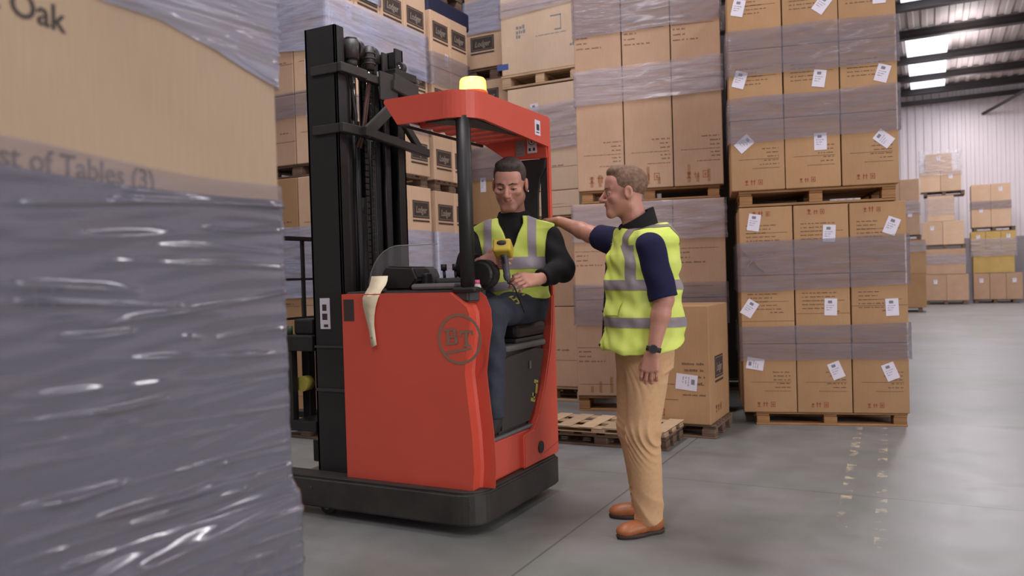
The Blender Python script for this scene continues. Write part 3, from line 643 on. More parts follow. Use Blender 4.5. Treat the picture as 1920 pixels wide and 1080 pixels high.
up_ = tag(fg_box('carton', -1.15, 0.0, 0.85, 0.797, 2.15, cardboard('near_cardboard', S(172, 148, 122), S(180, 158, 132))), 'large tan carton printed with Nest of Tables, in the blurred foreground', 'carton')
FM = Matrix(((1, 0, 0, 0), (0, 0, -1, -0.0015), (0, 1, 0, 0), (0, 0, 0, 1)))
def fg_text(s, size, right, z, shear=0.0):
    me = text_mesh(s, size, shear, size * 0.012, 'RIGHT', 0.0003); me.materials.clear(); me.materials.append(ink_black)
    o = bpy.data.objects.new('lettering', me); C.objects.link(o); o.parent = up_; o.matrix_local = FM @ Matrix.Translation((right, z, 0)) @ Matrix.Rotation(R(-1.5), 4, 'Z')
fg_text('Nest of Tables (3)', 0.050, -0.385, 1.442); fg_text('t Oak', 0.056, -0.567, 1.672)
bm = bmesh.new(); rng = random.Random(3); dashes(bm, FM, -0.66, 1.245, 0.10, 0.032, rng); quad(bm, FM, -0.66, -0.56, 1.222, 1.232); link('printed_marks', mesh('printed_marks', bm), ink_black, up_)['kind'] = 'stuff'
bm = bmesh.new(); M2 = Matrix(((1, 0, 0, 0), (0, 0, -1, -0.0015), (0, 1, 0, 0), (0, 0, 0, 1)))
for q in range(4): quad(bm, M2, -0.20 + q * 0.05, -0.17 + q * 0.05, 0.60, 0.66)
for q in range(3): quad(bm, M2, -0.20 + q * 0.06, -0.155 + q * 0.06, 0.68, 0.695)
link('printed_marks', mesh('printed_marks', bm), plain('violet_print', S(120, 60, 110), 0.6), lo_)['kind'] = 'stuff'
CREASE = [(-.689, 1.395, -.012, 1.443, 1), (-.506, 1.414, -.022, 1.442, 1.2), (-.477, 1.433, -.051, 1.448, .8), (-.691, 1.346, -.015, 1.39, .7), (-.276, 1.384, -.025, 1.383, 1.1), (-.522, 1.319, -.02, 1.3, .8),
  (-.452, 1.344, -.018, 1.335, .5), (-.694, 1.274, -.444, 1.265, 1.2), (-.695, 1.251, -.342, 1.238, 1.2), (-.558, 1.207, -.002, 1.252, 1), (-.618, 1.2, -.46, 1.191, 1.2), (-.644, 1.226, -.239, 1.212, .7), (-.242, 1.167, -.017, 1.166, 1.1),
  (-.345, 1.172, -.288, 1.17, .8), (-.54, 1.149, -.01, 1.116, .9), (-.701, 1.114, -.012, 1.082, .6), (-.702, 1.084, -.404, 1.065, .7), (-.533, 1.072, -.391, 1.067, 1.2), (-.404, 1.065, -.013, 1.059, .5), (-.524, 1.04, -.443, 1.034, .6),
  (-.704, 1.041, -.017, .997, .5), (-.705, 1.014, -.219, .987, .5), (-.708, .957, -.483, .941, .9), (-.638, .952, -.489, .941, 1.3), (-.483, .941, -.022, .912, .7), (-.255, .917, -.023, .896, 1.1), (-.71, .904, -.025, .865, 1), (-.573, .898, -.14, .868, 1.2),
  (-.711, .88, -.006, .835, .8), (-.52, .877, -.176, .848, 1.1), (-.661, .85, -.008, .797, .9), (-.49, .796, 0, .758, 1.1), (-.406, .756, -.002, .717, .8), (-.234, .714, -.004, .681, .8), (-.186, .675, 0, .643, .7)]
CREASE_TOP = [(-.502, 1.752, .01, 1.811, 1.2), (-.419, 1.78, .011, 1.836, 1), (-.312, 1.815, .012, 1.854, 1.1), (-.205, 1.849, .014, 1.878, 1), (-.101, 1.883, .019, 1.898, 1), (-.356, 1.76, .008, 1.775, .6), (-.242, 1.747, .006, 1.753, .9), (-.178, 1.759, -.023, 1.773, 1.2), (-.162, 1.738, -.016, 1.722, 1.1), (-.129, 1.713, -.007, 1.705, .8), (-.479, 1.756, .005, 1.801, .9)]
def near_film(label, zlo, zhi, offs, mat, creases, amp, wd, nrow, s_lo=-.95, wrap=.35):
    """film over the long face, round the far corner and along the end face; creases are (s, z) to (s, z) lines"""
    S_ = np.concatenate([np.arange(s_lo, -.004, .014), [-.002]]); cols = [('f', s) for s in S_] + [('c', a) for a in (15, 45, 75)] + [('e', t) for t in np.arange(.02, wrap, .05)]
    se = np.array([s if k == 'f' else (0 if k == 'c' else s * .5) for k, s in cols]); f = np.linspace(0, 1, nrow + 1)[:, None]
    Z = zlo(se)[None, :] * (1 - f) + zhi(se)[None, :] * f; SS = np.broadcast_to(se[None, :], Z.shape)
    Dp = .0008 * np.sin(Z * 70 + SS * 9) + .0007 * np.sin(Z * 163 - SS * 14 + 2 * np.sin(SS * 7)) + .0014
    for i, (s0, z0, s1, z1, a) in enumerate(creases):
        t = (SS - s0) / (s1 - s0); zc = z0 + (z1 - z0) * t + .004 * np.sin(t * 3.1 + i)
        env = np.clip(t / .08, 0, 1) * np.clip((1.06 - t) / .06, 0, 1) * (.72 + .28 * np.sin(SS * (9 + i % 5 * 4) + i * 1.7))
        w_ = wd * (.7 + .25 * (i % 4)); Dp = Dp + amp * a * env * np.exp(-((Z - zc) / w_) ** 2)
    bm = bmesh.new(); rows = []
    for j in range(nrow + 1):
        row = []
        for i, (kind, s) in enumerate(cols):
            z = float(Z[j, i]); dd = offs(z) + float(Dp[j, i])
            p = (s, -dd) if kind == 'f' else ((math.sin(R(s)) * dd, -math.cos(R(s)) * dd) if kind == 'c' else (dd, s)); row.append(bm.verts.new((p[0], p[1], z)))
        rows.append(row)
    for j in range(nrow):
        for i in range(len(cols) - 1): bm.faces.new((rows[j][i], rows[j][i + 1], rows[j + 1][i + 1], rows[j + 1][i]))
    o = link('stretch_film', mesh('stretch_film', bm, True), mat); o.location = (FC[0], FC[1], 0); o.rotation_euler = (0, 0, FY); return tag(o, label, 'film')
offs = lambda z: .004 + .020 * max(0.0, min(1.0, (.83 - z) / .04))
near_film('thick grey stretch film round the lower part of the foreground load', lambda s: 0 * s + .50, lambda s: 1.456 + .012 * np.sin(s * 4), offs, film_near, CREASE, .0060, .0050, 480)
near_film('loose clear film at the upper corner of the foreground load', lambda s: np.interp(s, (-.95, -.70, -.5, -.36, -.21, 0, .3), (1.95, 1.85, 1.745, 1.752, 1.736, 1.702, 1.69)), lambda s: 0 * s + 2.12, lambda z: .005, film_mat('clear_near_film', S(168, 170, 190), .50, .78, .13, (2, 2, 24), .06, 1.0), CREASE_TOP, .0085, .0060, 220)
near_film('thin film edge over the printed line of the foreground carton', lambda s: 0 * s + 1.43, lambda s: 1.488 + .008 * np.sin(s * 6), lambda z: .0022, film_mat('thin_near_film', S(160, 148, 152), .30, .5, .3, (2, 2, 20), .1), [], .003, .004, 8)
# ------------------------------------------------------------------ reach truck
T = empty('reach_truck', (-2.5, 3.8, 0)); tag(T, 'orange-red reach truck with black mast and lit amber beacon, driver on board', 'truck')
T_OFF = Vector((-2.5, 3.8, 0))
def TL(o):
    """truck pieces are modelled in place; shift them so that they sit under the truck's own origin"""
    if o.parent is T: o.location = Vector(o.location) - T_OFF
    return o
def arc(cx, cy, r, a0, a1, n=8): return [(cx + r * math.cos(R(a0 + (a1 - a0) * i / n)), cy + r * math.sin(R(a0 + (a1 - a0) * i / n))) for i in range(n + 1)]
# chassis: body with rounded rear corners, and the two support legs in front
plan = [(-4.75, 3.44), (-4.75, 3.30)] + arc(-2.10, 3.45, 0.15, -90, 0, 8) + arc(-2.03, 4.21, 0.08, 0, 90, 4) + [(-3.06, 4.29), (-3.06, 3.44)]
ch = TL(prism('chassis', plan, 'z', 0.055, 0.212, chass, T, 0.010))
ledge = [(-4.70, 3.43), (-4.70, 3.312)] + arc(-2.10, 3.452, 0.138, -90, 0, 8) + arc(-2.03, 4.20, 0.07, 0, 90, 4) + [(-3.04, 4.28), (-3.04, 3.43)]
TL(prism('deck_plate', ledge, 'z', 0.212, 0.222, blackish, T, 0.003))
lg = TL(box('support_leg', (-3.74, 4.15, 0.055), (-3.062, 4.29, 0.205), chass, T, 0.008)); cyl('load_wheel', (-3.60, 4.17, 0.0735), (-3.60, 4.27, 0.0735), 0.0725, rubber, lg)
TL(cyl('load_wheel', (-4.60, 3.33, 0.060), (-4.60, 3.41, 0.060), 0.059, rubber, T))
for (x, y, r_) in ((-2.14, 3.50, 0.055), (-2.14, 4.08, 0.055), (-2.95, 3.40, 0.05)):
    cw_ = TL(cyl('castor_wheel', (x, y - 0.03, r_ + 0.001), (x, y + 0.03, r_ + 0.001), r_, rubber, T)); cyl('castor_hub', (x, y - 0.036, r_), (x, y + 0.036, r_), r_ * 0.45, gplast, cw_)
for x in (-3.0, -2.0): TL(cyl('chassis_bolt', (x, 3.2995, 0.16), (x, 3.294, 0.16), 0.011, dplast, T, seg=10))
# red side panel with a wavy rear edge
edge = [(-1.935, 0.222), (-1.925, 0.32), (-1.932, 0.50), (-1.955, 0.72), (-1.962, 0.80), (-1.945, 0.92), (-1.925, 1.03), (-1.928, 1.11), (-1.955, 1.175), (-1.985, 1.198)]
bm = bmesh.new(); bm.from_mesh(prism_mesh('side_panel', [(-2.795, 0.222)] + edge + [(-2.795, 1.200)], 'y', 3.362, 3.445))
bmesh.ops.bevel(bm, geom=[e for e in bm.edges if all(v.co.y < 3.37 and v.co.x > -2.1 for v in e.verts)], offset=0.079, segments=9, affect='EDGES')
bmesh.ops.recalc_face_normals(bm, faces=bm.faces[:]); pn = TL(link('side_panel', mesh('side_panel', bm, True), red, T)); pn['label'] = 'orange-red steel side panel with round emblem'; pn.data.set_sharp_from_angle(angle=R(40))
# emblem: ring, letters and a bar beneath
def ring_mesh(r0, r1, t=0.0015, seg=48):
    bm = bmesh.new(); a = [[bm.verts.new((math.cos(2 * math.pi * i / seg) * r, math.sin(2 * math.pi * i / seg) * r, z)) for i in range(seg)] for r, z in ((r0, 0), (r0, t), (r1, t), (r1, 0))]
    for p, q in zip(a, a[1:] + a[:1]):
        for i in range(seg): bm.faces.new((p[i], p[(i + 1) % seg], q[(i + 1) % seg], q[i]))
    bmesh.ops.recalc_face_normals(bm, faces=bm.faces[:]); return mesh('ring', bm)
VF = Matrix(((1, 0, 0, 0), (0, 0, -1, 0), (0, 1, 0, 0), (0, 0, 0, 1)))       # drawing plane facing -Y
def on_side(name, me, mat, x, z, y=3.3615, parent=None, rot=0.0):
    if mat: me.materials.clear(); me.materials.append(mat)
    o = bpy.data.objects.new(name, me); C.objects.link(o); o.parent = parent or pn
    o.matrix_local = Matrix.Translation((x, y, z)) @ VF @ Matrix.Rotation(rot, 4, 'Z'); return o
em = on_side('emblem', ring_mesh(0.112, 0.126), emblem_m, -2.065, 0.968); em['label'] = 'grey round emblem with the letters BT'
def slab_letters(ch_):
    bm = bmesh.new(); nq = [0]
    def Q(*a): nq[0] += 1; quad(bm, Matrix.Translation((0, 0, 0.0012 + nq[0] * 0.0003)), *a)
    if ch_ == 'B':
        Q(-.05, .032, -.05, -.036); Q(-.05, .032, .036, .05); Q(-.036, -.014, -.05, .05); Q(-.02, .03, -.008, .006); Q(.014, .036, .0, .044); Q(.018, .042, -.044, -.002)
    else:
        Q(-.05, .05, .034, .05); Q(-.05, -.036, .016, .05); Q(.036, .05, .016, .05); Q(-.012, .012, -.05, .05); Q(-.028, .028, -.05, -.036)
    return mesh('letter', bm)
for ch_, dx, dz, s in (('B', -0.044, 0.012, 0.80), ('T', 0.042, 0.003, 0.80)):
    me = slab_letters(ch_); me.transform(Matrix.Diagonal((s, s, 1, 1)) @ Matrix.Rotation(R(4), 4, 'Z')); me.materials.append(emblem_m)
    o = bpy.data.objects.new('emblem_letter', me); C.objects.link(o); o.parent = pn; o.matrix_local = Matrix.Translation((-2.065 + dx, 3.3612, 0.968 + dz)) @ VF
bm = bmesh.new(); quad(bm, Matrix.Rotation(R(10), 4, 'Z') @ Matrix.Translation((0, 0, 0.0012)), -0.095, 0.06, -0.062, -0.05); on_side('emblem_bar', mesh('emblem_bar', bm), emblem_m, -2.065, 0.968)
pl = on_side('rating_plate', boxm('rating_plate', (-0.034, -0.057, 0), (0.034, 0.057, 0.002), 0), panel_dark, -2.748, 1.115); pl['label'] = 'small dark rating plate'
# body behind the panel
TL(box('battery_case', (-2.79, 3.447, 0.222), (-2.42, 4.25, 1.10), black, T, 0.012))
TL(box('far_side_panel', (-2.79, 4.252, 0.222), (-2.0, 4.288, 1.10), red, T, 0.01))
TL(prism('console_top', [(-2.80, 3.40), (-2.03, 3.40), (-1.985, 3.44), (-2.02, 3.56), (-2.20, 3.66), (-2.35, 3.95), (-2.38, 4.25), (-2.80, 4.25)], 'z', 1.150, 1.212, dplast, T, 0.008))
TL(box('keypad', (-2.39, 3.42, 1.213), (-2.12, 3.60, 1.245), gplast, T, 0.014))
TL(prism('display_unit', [(-2.62, 1.213), (-2.45, 1.213), (-2.40, 1.27), (-2.43, 1.335), (-2.60, 1.345), (-2.64, 1.30)], 'y', 3.50, 3.74, black, T, 0.012))
TL(box('display_arm', (-2.44, 3.56, 1.213), (-2.38, 3.62, 1.30), black, T, 0.01)); TL(box('control_hood', (-2.38, 3.62, 1.213), (-2.10, 3.80, 1.272), dplast, T, 0.02))
for x, y in ((-2.33, 3.66), (-2.27, 3.68), (-2.21, 3.70)):
    lv_ = TL(cyl('control_lever', (x, y, 1.265), (x - 0.01, y + 0.01, 1.315), 0.008, black, T, seg=10)); cyl('lever_knob', (x - 0.01, y + 0.01, 1.312), (x - 0.012, y + 0.012, 1.345), 0.016, black, lv_, seg=14)
sw_ = TL(cyl('steering_column', (-2.10, 3.62, 1.20), (-2.06, 3.58, 1.265), 0.045, black, T)); cyl('steering_wheel', (-2.06, 3.58, 1.265), (-2.053, 3.573, 1.285), 0.085, black, sw_, seg=32)
hg = TL(link('armrest_pod', None or prism_mesh('armrest_pod', arc(-2.02, 1.285, 0.075, 0, 360, 20)[:-1], 'y', 3.50, 3.60, 0.02), black, T))
# clear curved screen behind the console
gl = NT('clear_screen'); gl.b.inputs['Base Color'].default_value = (0.8, 0.8, 0.8, 1); gl.b.inputs['Roughness'].default_value = 0.08
_t = gl.n('ShaderNodeBsdfTransparent'); _m = gl.n('ShaderNodeMixShader'); _m.inputs[0].default_value = 0.10; gl.l(_t.outputs[0], _m.inputs[1]); gl.l(gl.b.outputs[0], _m.inputs[2]); gl.l(_m.outputs[0], gl.out.inputs[0])
scr = [(-2.83, 1.213)] + [(-2.83 + 0.17 * (1 - math.cos(R(a))) * 1.25, 1.213 + 0.245 * math.sin(R(a))) for a in (12, 25, 38, 50, 62, 74, 85, 90)] + [(-2.36, 1.458), (-2.34, 1.213)]
ws = TL(prism('windscreen', scr, 'y', 3.640, 3.645, gl.m, T)); ws['label'] = 'clear curved plastic screen'
tube('screen_edge', [(u, 3.6425, v) for u, v in scr[:-1]], 0.003, plain('clear_edge', S(150, 146, 142), 0.3), ws)
# front pole, overhead guard
TL(cyl('guard_pole', (-2.045, 3.425, 1.20), (-2.045, 3.425, 2.07), 0.037, black, T)); TL(box('pole_foot', (-2.12, 3.385, 1.195), (-1.985, 3.48, 1.225), black, T, 0.012))
gp = [(-2.478, 3.362), (-2.398, 3.362)] + arc(-2.12, 3.512, 0.15, -90, 0, 10) + [(-1.97, 4.29)]
def strip_mesh(name, path, z0, z1, t, zf=None):
    """thick upright band along a plan path"""
    bm = bmesh.new(); P = [Vector((x, y, 0)) for x, y in path]; rows = []
    for i, p in enumerate(P):
        d = (P[min(i + 1, len(P) - 1)] - P[max(i - 1, 0)]).normalized(); n = Vector((-d.y, d.x, 0))
        a0, a1 = (zf(i) if zf else (z0, z1))
        rows.append([bm.verts.new(p + Vector((0, 0, a0))), bm.verts.new(p + Vector((0, 0, a1))), bm.verts.new(p + n * t + Vector((0, 0, a1))), bm.verts.new(p + n * t + Vector((0, 0, a0)))])
    for a, b in zip(rows, rows[1:]):
        for k in range(4): bm.faces.new((a[k], b[k], b[(k + 1) % 4], a[(k + 1) % 4]))
    bm.faces.new(rows[0][::-1]); bm.faces.new(rows[-1]); bmesh.ops.recalc_face_normals(bm, faces=bm.faces[:])
    me = mesh(name, bm)
    return me
npth = len(gp)
gd = TL(link('guard_band', strip_mesh('guard_band', gp, 2.06, 2.19, 0.02, lambda i: (2.178, 2.19) if i == 0 else ((2.06, 2.19) if i < npth - 1 else (2.02, 2.19))), red, T)); gd['label'] = 'orange-red band of the overhead guard'
top = [(-2.475, 3.365)] + arc(-2.12, 3.512, 0.147, -90, 0, 8) + [(-1.973, 4.28), (-2.12, 4.28), (-2.12, 3.56), (-2.475, 3.56)]
TL(prism('guard_top', top, 'z', 2.185, 2.197, red, T))
TL(prism('guard_soffit', [(-2.24, 3.384), (-2.12, 3.384), (-2.0, 3.47), (-1.992, 4.13), (-2.02, 4.10), (-2.07, 3.80), (-2.11, 3.62), (-2.17, 3.50)], 'z', 2.052, 2.062, black, T))
for i in range(6):
    y = 3.56 + i * 0.125; TL(box('roof_bar', (-2.40, y, 2.07), (-2.06, y + 0.062, 2.125), red, T, 0.012))
TL(bar('roof_rod', (-2.405, 3.384, 2.065), (-2.405, 4.25, 2.065), 0.014, 0.014, black, T)); TL(box('roof_end_bar', (-2.42, 3.384, 2.09), (-2.402, 4.25, 2.184), red, T, 0.003))
TL(prism('rear_gusset', [(-2.455, 2.075), (-2.455, 2.185), (-1.992, 2.185), (-1.976, 1.955), (-2.24, 1.965), (-2.40, 2.075)], 'y', 4.255, 4.275, red, T, 0.003))
def sign(name, w_, h_, mat, x, z, y, marks, lab=None, axis='y'):
    me = boxm(name, (-w_ / 2, -h_ / 2, 0), (w_ / 2, h_ / 2, 0.0015), 0); me.materials.append(mat); o = bpy.data.objects.new(name, me); C.objects.link(o); o.parent = T
    FX = Matrix(((0, 0, 1, 0), (1, 0, 0, 0), (0, 1, 0, 0), (0, 0, 0, 1)))
    o.matrix_local = Matrix.Translation(Vector((x, y, z)) - T_OFF) @ (VF if axis == 'y' else FX)
    bm = bmesh.new(); I = Matrix.Translation((0, 0, 0.0022)); marks(bm, I); m2 = mesh(name + '_print', bm); m2.materials.append(ink_black if mat is white_p else ink_grey)
    p = bpy.data.objects.new('sign_print', m2); p['kind'] = 'stuff'; C.objects.link(p); p.parent = o
    if lab: o['label'] = lab
    return o
def pictogram(bm, I):
    for i in range(16):
        a = R(22.5 * i); b = R(22.5 * (i + 1)); vs = [bm.verts.new(I @ Vector((math.cos(q) * r, 0.018 + math.sin(q) * r, 0))) for q, r in ((a, .020), (b, .020), (b, .024), (a, .024))]; bm.faces.new(vs)
    quad(bm, I, -.004, .004, .008, .028); quad(bm, I, -.012, .012, .015, .019); quad(bm, I, -.022, -.008, -.04, -.022); quad(bm, I, .006, .02, -.04, -.022)
rg = random.Random(5)
sign('warning_sign', 0.062, 0.105, white_p, -2.072, 2.045, 4.2538, pictogram, 'white pictogram sticker')
sign('warning_sign', 0.060, 0.110, grey_p, -2.150, 2.035, 4.2538, lambda bm, I: [dashes(bm, I, -.022, .035 - .02 * i, .044, .009, rg) for i in range(5)], 'grey worn notice sticker')
sign('serial_sticker', 0.07, 0.085, white_p, -1.9695, 2.11, 4.12, lambda bm, I: (quad(bm, I, -.015, .02, -.015, .02), quad(bm, I, -.02, .02, -.03, -.024)), 'white square sticker', 'x')
# amber beacon, lit
bx, by = -2.055, 3.55
be = TL(cyl('beacon_base', (bx, by, 2.197), (bx, by, 2.215), 0.076, plain('orange_plastic', S(240, 110, 40), 0.4), T, seg=28)); be['label'] = 'orange beacon base'
am = NT('amber_glow'); am.b.inputs['Base Color'].default_value = S(255, 170, 40); am.b.inputs['Roughness'].default_value = 0.25
lw_ = am.n('ShaderNodeLayerWeight'); lw_.inputs[0].default_value = 0.35; rp_ = am.ramp(lw_.outputs[1], (1.0, 0.86, 0.20, 1), (1.0, 0.38, 0.03, 1), 0.15, 0.85)
am.l(rp_.outputs[0], am.b.inputs['Emission Color']); am.b.inputs['Emission Strength'].default_value = 2.6
bm = bmesh.new(); prev = None; prof = [(0.069, 2.215), (0.068, 2.245), (0.066, 2.272), (0.059, 2.283), (0.02, 2.287)]
rows = [[bm.verts.new((bx + math.cos(2 * math.pi * i / 40) * r * (1 + (0.012 if i % 2 else 0)), by + math.sin(2 * math.pi * i / 40) * r * (1 + (0.012 if i % 2 else 0)), z)) for i in range(40)] for r, z in prof]
for a, b in zip(rows, rows[1:]):
    for i in range(40): bm.faces.new((a[i], a[(i + 1) % 40], b[(i + 1) % 40], b[i]))
bm.faces.new(rows[-1]); TL(link('beacon_lens', mesh('beacon_lens', bm, True), am.m, T))['label'] = 'glowing amber beacon lens'
# rear: step, pillar, seat, pedestal cover
TL(box('rear_step', (-2.42, 3.447, 0.222), (-1.995, 4.25, 0.425), red, T, 0.012)); TL(box('floor_plate', (-2.42, 3.447, 0.426), (-1.988, 3.99, 0.446), gplast, T, 0.008))
pil = [(3.84, 0.224), (4.286, 0.224), (4.290, 1.16), (4.262, 1.16), (4.240, 0.98), (4.205, 0.84), (4.12, 0.64), (4.035, 0.49), (3.97, 0.42), (3.84, 0.405)]
TL(prism('rear_pillar', pil, 'x', -2.03, -1.968, red, T, 0.008)); TL(box('rear_post', (-1.986, 4.262, 1.155), (-1.968, 4.291, 2.04), red, T, 0.003)); TL(box('post_core', (-2.03, 4.266, 1.15), (-1.988, 4.288, 2.03), black, T, 0.003))
vt = TL(cyl('vent', (-1.9685, 4.04, 0.305), (-1.963, 4.04, 0.305), 0.034, black, T, seg=24))
for i in range(5):
    z = 0.283 + i * 0.011; bar('vent_slat', (-1.9625, 4.015, z), (-1.9625, 4.065, z), 0.004, 0.003, dplast, vt)
for i in range(2): pass
bar('panel_seam', (-1.9685, 4.08, 0.262), (-1.9685, 4.28, 0.292), 0.003, 0.002, plain('dark_red_seam', S(120, 40, 34), 0.6), T); TL(C.objects[-1]) if False else None
cov = [(3.615, 0.448), (3.965, 0.448), (4.03, 0.52), (4.115, 0.66), (4.195, 0.86), (4.05, 0.882), (3.86, 0.872), (3.70, 0.862), (3.655, 0.82), (3.63, 0.66)]
cv = TL(prism('seat_pedestal', cov, 'x', -2.36, -1.992, dplast, T, 0.02)); cv['label'] = 'dark grey moulded seat pedestal'
TL(box('pedestal_cap', (-2.36, 3.70, 0.868), (-1.985, 4.19, 0.905), gplast, T, 0.015))
def on_rear(name, me, mat, y, z, x=-1.9905):
    me.materials.append(mat); o = bpy.data.objects.new(name, me); C.objects.link(o); o.parent = cv
    o.matrix_local = Matrix.Translation((x, y, z)) @ Matrix(((0, 0, 1, 0), (1, 0, 0, 0), (0, 1, 0, 0), (0, 0, 0, 1))); return o
on_rear('pedestal_latch', boxm('pedestal_latch', (-0.012, -0.022, 0), (0.012, 0.022, 0.004), 0.001), gplast, 3.98, 0.775)
yel = plain('yellow_print', S(196, 186, 84), 0.5)
bm = bmesh.new()
for q in ((-.02, .03, .055, .075), (.005, .03, .0, .06), (-.03, .008, -.02, .0), (-.045, .012, -.05, -.03), (-.012, .006, -.036, .0)): quad(bm, Matrix.Rotation(R(-14), 4, 'Z'), *q)
on_rear('yellow_mark', mesh('yellow_mark', bm), yel, 4.03, 0.61)
st_ = TL(box('seat', (-2.36, 3.83, 0.93), (-1.985, 4.20, 1.015), black, T, 0.03)); TL(box('seat_suspension', (-2.33, 3.84, 0.905), (-2.0, 4.19, 0.93), dplast, T, 0.008))
TL(box('seat_back', (-2.36, 4.17, 1.01), (-2.01, 4.245, 1.54), black, T, 0.03))
TL(prism('rear_black_plate', [(-2.21, 1.958), (-1.985, 1.952), (-1.99, 1.90), (-2.025, 1.84), (-2.04, 1.74), (-2.045, 1.50), (-2.25, 1.50), (-2.19, 1.70)], 'y', 4.252, 4.268, black, T, 0.003))
# mast: nested channels, cross members, cylinders, chains and hoses
def channel(name, x0, x1, y0, y1, z0, z1, t, opening, mat):
    bm = bmesh.new()
    add_box(bm, (x0, y0, z0), (x0 + t, y1, z1), 0.002, 1); add_box(bm, (x1 - t, y0, z0), (x1, y1, z1), 0.002, 1)
    yy = (y0, y0 + t) if opening > 0 else (y1 - t, y1); add_box(bm, (x0, yy[0], z0), (x1, yy[1], z1), 0.002, 1)
    return TL(link(name, mesh(name, bm), mat, T))
mb = TL(empty('mast')) if False else None
channel('mast_channel', -3.05, -2.835, 3.425, 3.50, 0.222, 2.665, 0.016, 1, black)
channel('mast_channel', -3.05, -2.835, 3.98, 4.055, 0.222, 2.665, 0.016, -1, black)
channel('inner_channel', -3.03, -2.875, 3.505, 3.565, 0.24, 2.63, 0.014, 1, blackish)
channel('inner_channel', -3.03, -2.875, 3.905, 3.965, 0.24, 2.63, 0.014, -1, blackish)
channel('inmost_channel', -3.02, -2.90, 3.572, 3.622, 0.26, 2.58, 0.012, 1, black)
channel('inmost_channel', -3.02, -2.90, 3.848, 3.898, 0.26, 2.58, 0.012, -1, black)
for z in (0.30, 0.62, 0.80, 1.95): TL(box('cross_member', (-3.048, 3.50, z), (-3.02, 3.98, z + 0.09), black, T, 0.006))
TL(box('mast_back_plate', (-3.075, 3.50, 0.9), (-3.052, 3.98, 2.2), black, T, 0.004))
for z, t in ((0.905, 0.012), (0.665, 0.016)): TL(box('mast_weld_strip', (-3.045, 3.416, z), (-2.84, 3.426, z + t), dplast, T, 0.002))
for y in (3.66, 3.81):
    c_ = TL(cyl('lift_cylinder', (-2.91, y, 0.24), (-2.91, y, 2.18), 0.030, black, T)); cyl('piston_rod', (-2.91, y, 2.18), (-2.91, y, 2.52), 0.017, chrome, c_)
TL(cyl('centre_cylinder', (-2.94, 3.735, 0.24), (-2.94, 3.735, 1.75), 0.042, black, T))
for i, (y, x) in enumerate(((3.70, -2.868), (3.715, -2.868), (3.765, -2.868), (3.78, -2.868), (3.60, -2.868), (3.87, -2.866))):
    if i < 4:
        bm = bmesh.new()
        for k in range(58): add_box(bm, (x - 0.004, y - 0.005, 0.5 + k * 0.036), (x + 0.004, y + 0.005, 0.53 + k * 0.036), 0)
        o = TL(link('lift_chain', mesh('lift_chain', bm), blackish, T)); o['kind'] = 'stuff'
    else: TL(tube('hydraulic_hose', [(x, y, 0.4), (x + 0.012, y, 1.2), (x, y + 0.012, 1.8), (x + 0.02, y, 2.2), (x - 0.01, y - 0.02, 2.5)], 0.010, black, T))
TL(tube('hydraulic_hose', [(-2.85, 3.60, 2.02), (-2.82, 3.625, 2.12), (-2.83, 3.66, 2.25), (-2.83, 3.70, 2.40)], 0.009, copper_hose, T))
TL(tube('hydraulic_hose', [(-2.85, 3.63, 2.02), (-2.83, 3.65, 2.12), (-2.84, 3.69, 2.25), (-2.84, 3.72, 2.40)], 0.009, copper_hose, T))
TL(box('mast_head', (-3.03, 3.50, 2.56), (-2.90, 3.98, 2.62), black, T, 0.006)); TL(box('mast_head_plate', (-2.90, 3.50, 2.53), (-2.885, 3.56, 2.67), black, T, 0.004))
pu = TL(cyl('chain_pulley', (-2.86, 3.61, 2.575), (-2.86, 3.65, 2.575), 0.055, black, T, seg=26)); cyl('pulley_pin', (-2.86, 3.60, 2.575), (-2.86, 3.66, 2.575), 0.012, chrome, pu)
pu = TL(cyl('chain_pulley', (-2.86, 3.735, 2.565), (-2.86, 3.775, 2.565), 0.060, black, T, seg=26)); cyl('pulley_pin', (-2.86, 3.725, 2.565), (-2.86, 3.785, 2.565), 0.014, chrome, pu)
mo = TL(cyl('lift_motor', (-2.83, 3.555, 2.50), (-2.83, 3.555, 2.605), 0.042, blackish, T, seg=24)); cyl('motor_cap', (-2.83, 3.555, 2.605), (-2.83, 3.555, 2.618), 0.034, black, mo); cyl('motor_base', (-2.83, 3.555, 2.462), (-2.83, 3.555, 2.50), 0.03, dplast, mo)
vm = TL(cyl('valve_motor', (-2.82, 3.70, 2.47), (-2.82, 3.70, 2.60), 0.030, blackish, T)); 
for z in (2.50, 2.53, 2.56): cyl('fin', (-2.82, 3.70, z), (-2.82, 3.70, z + 0.008), 0.036, dplast, vm)
cm_ = TL(box('reel_bracket', (-2.86, 3.90, 2.47), (-2.78, 4.12, 2.52), black, T, 0.006)); cyl('hose_reel', (-2.82, 3.985, 2.545), (-2.82, 4.02, 2.545), 0.036, blackish, cm_, seg=24); cyl('reel_hub', (-2.82, 3.975, 2.545), (-2.82, 4.03, 2.545), 0.014, chrome, cm_)
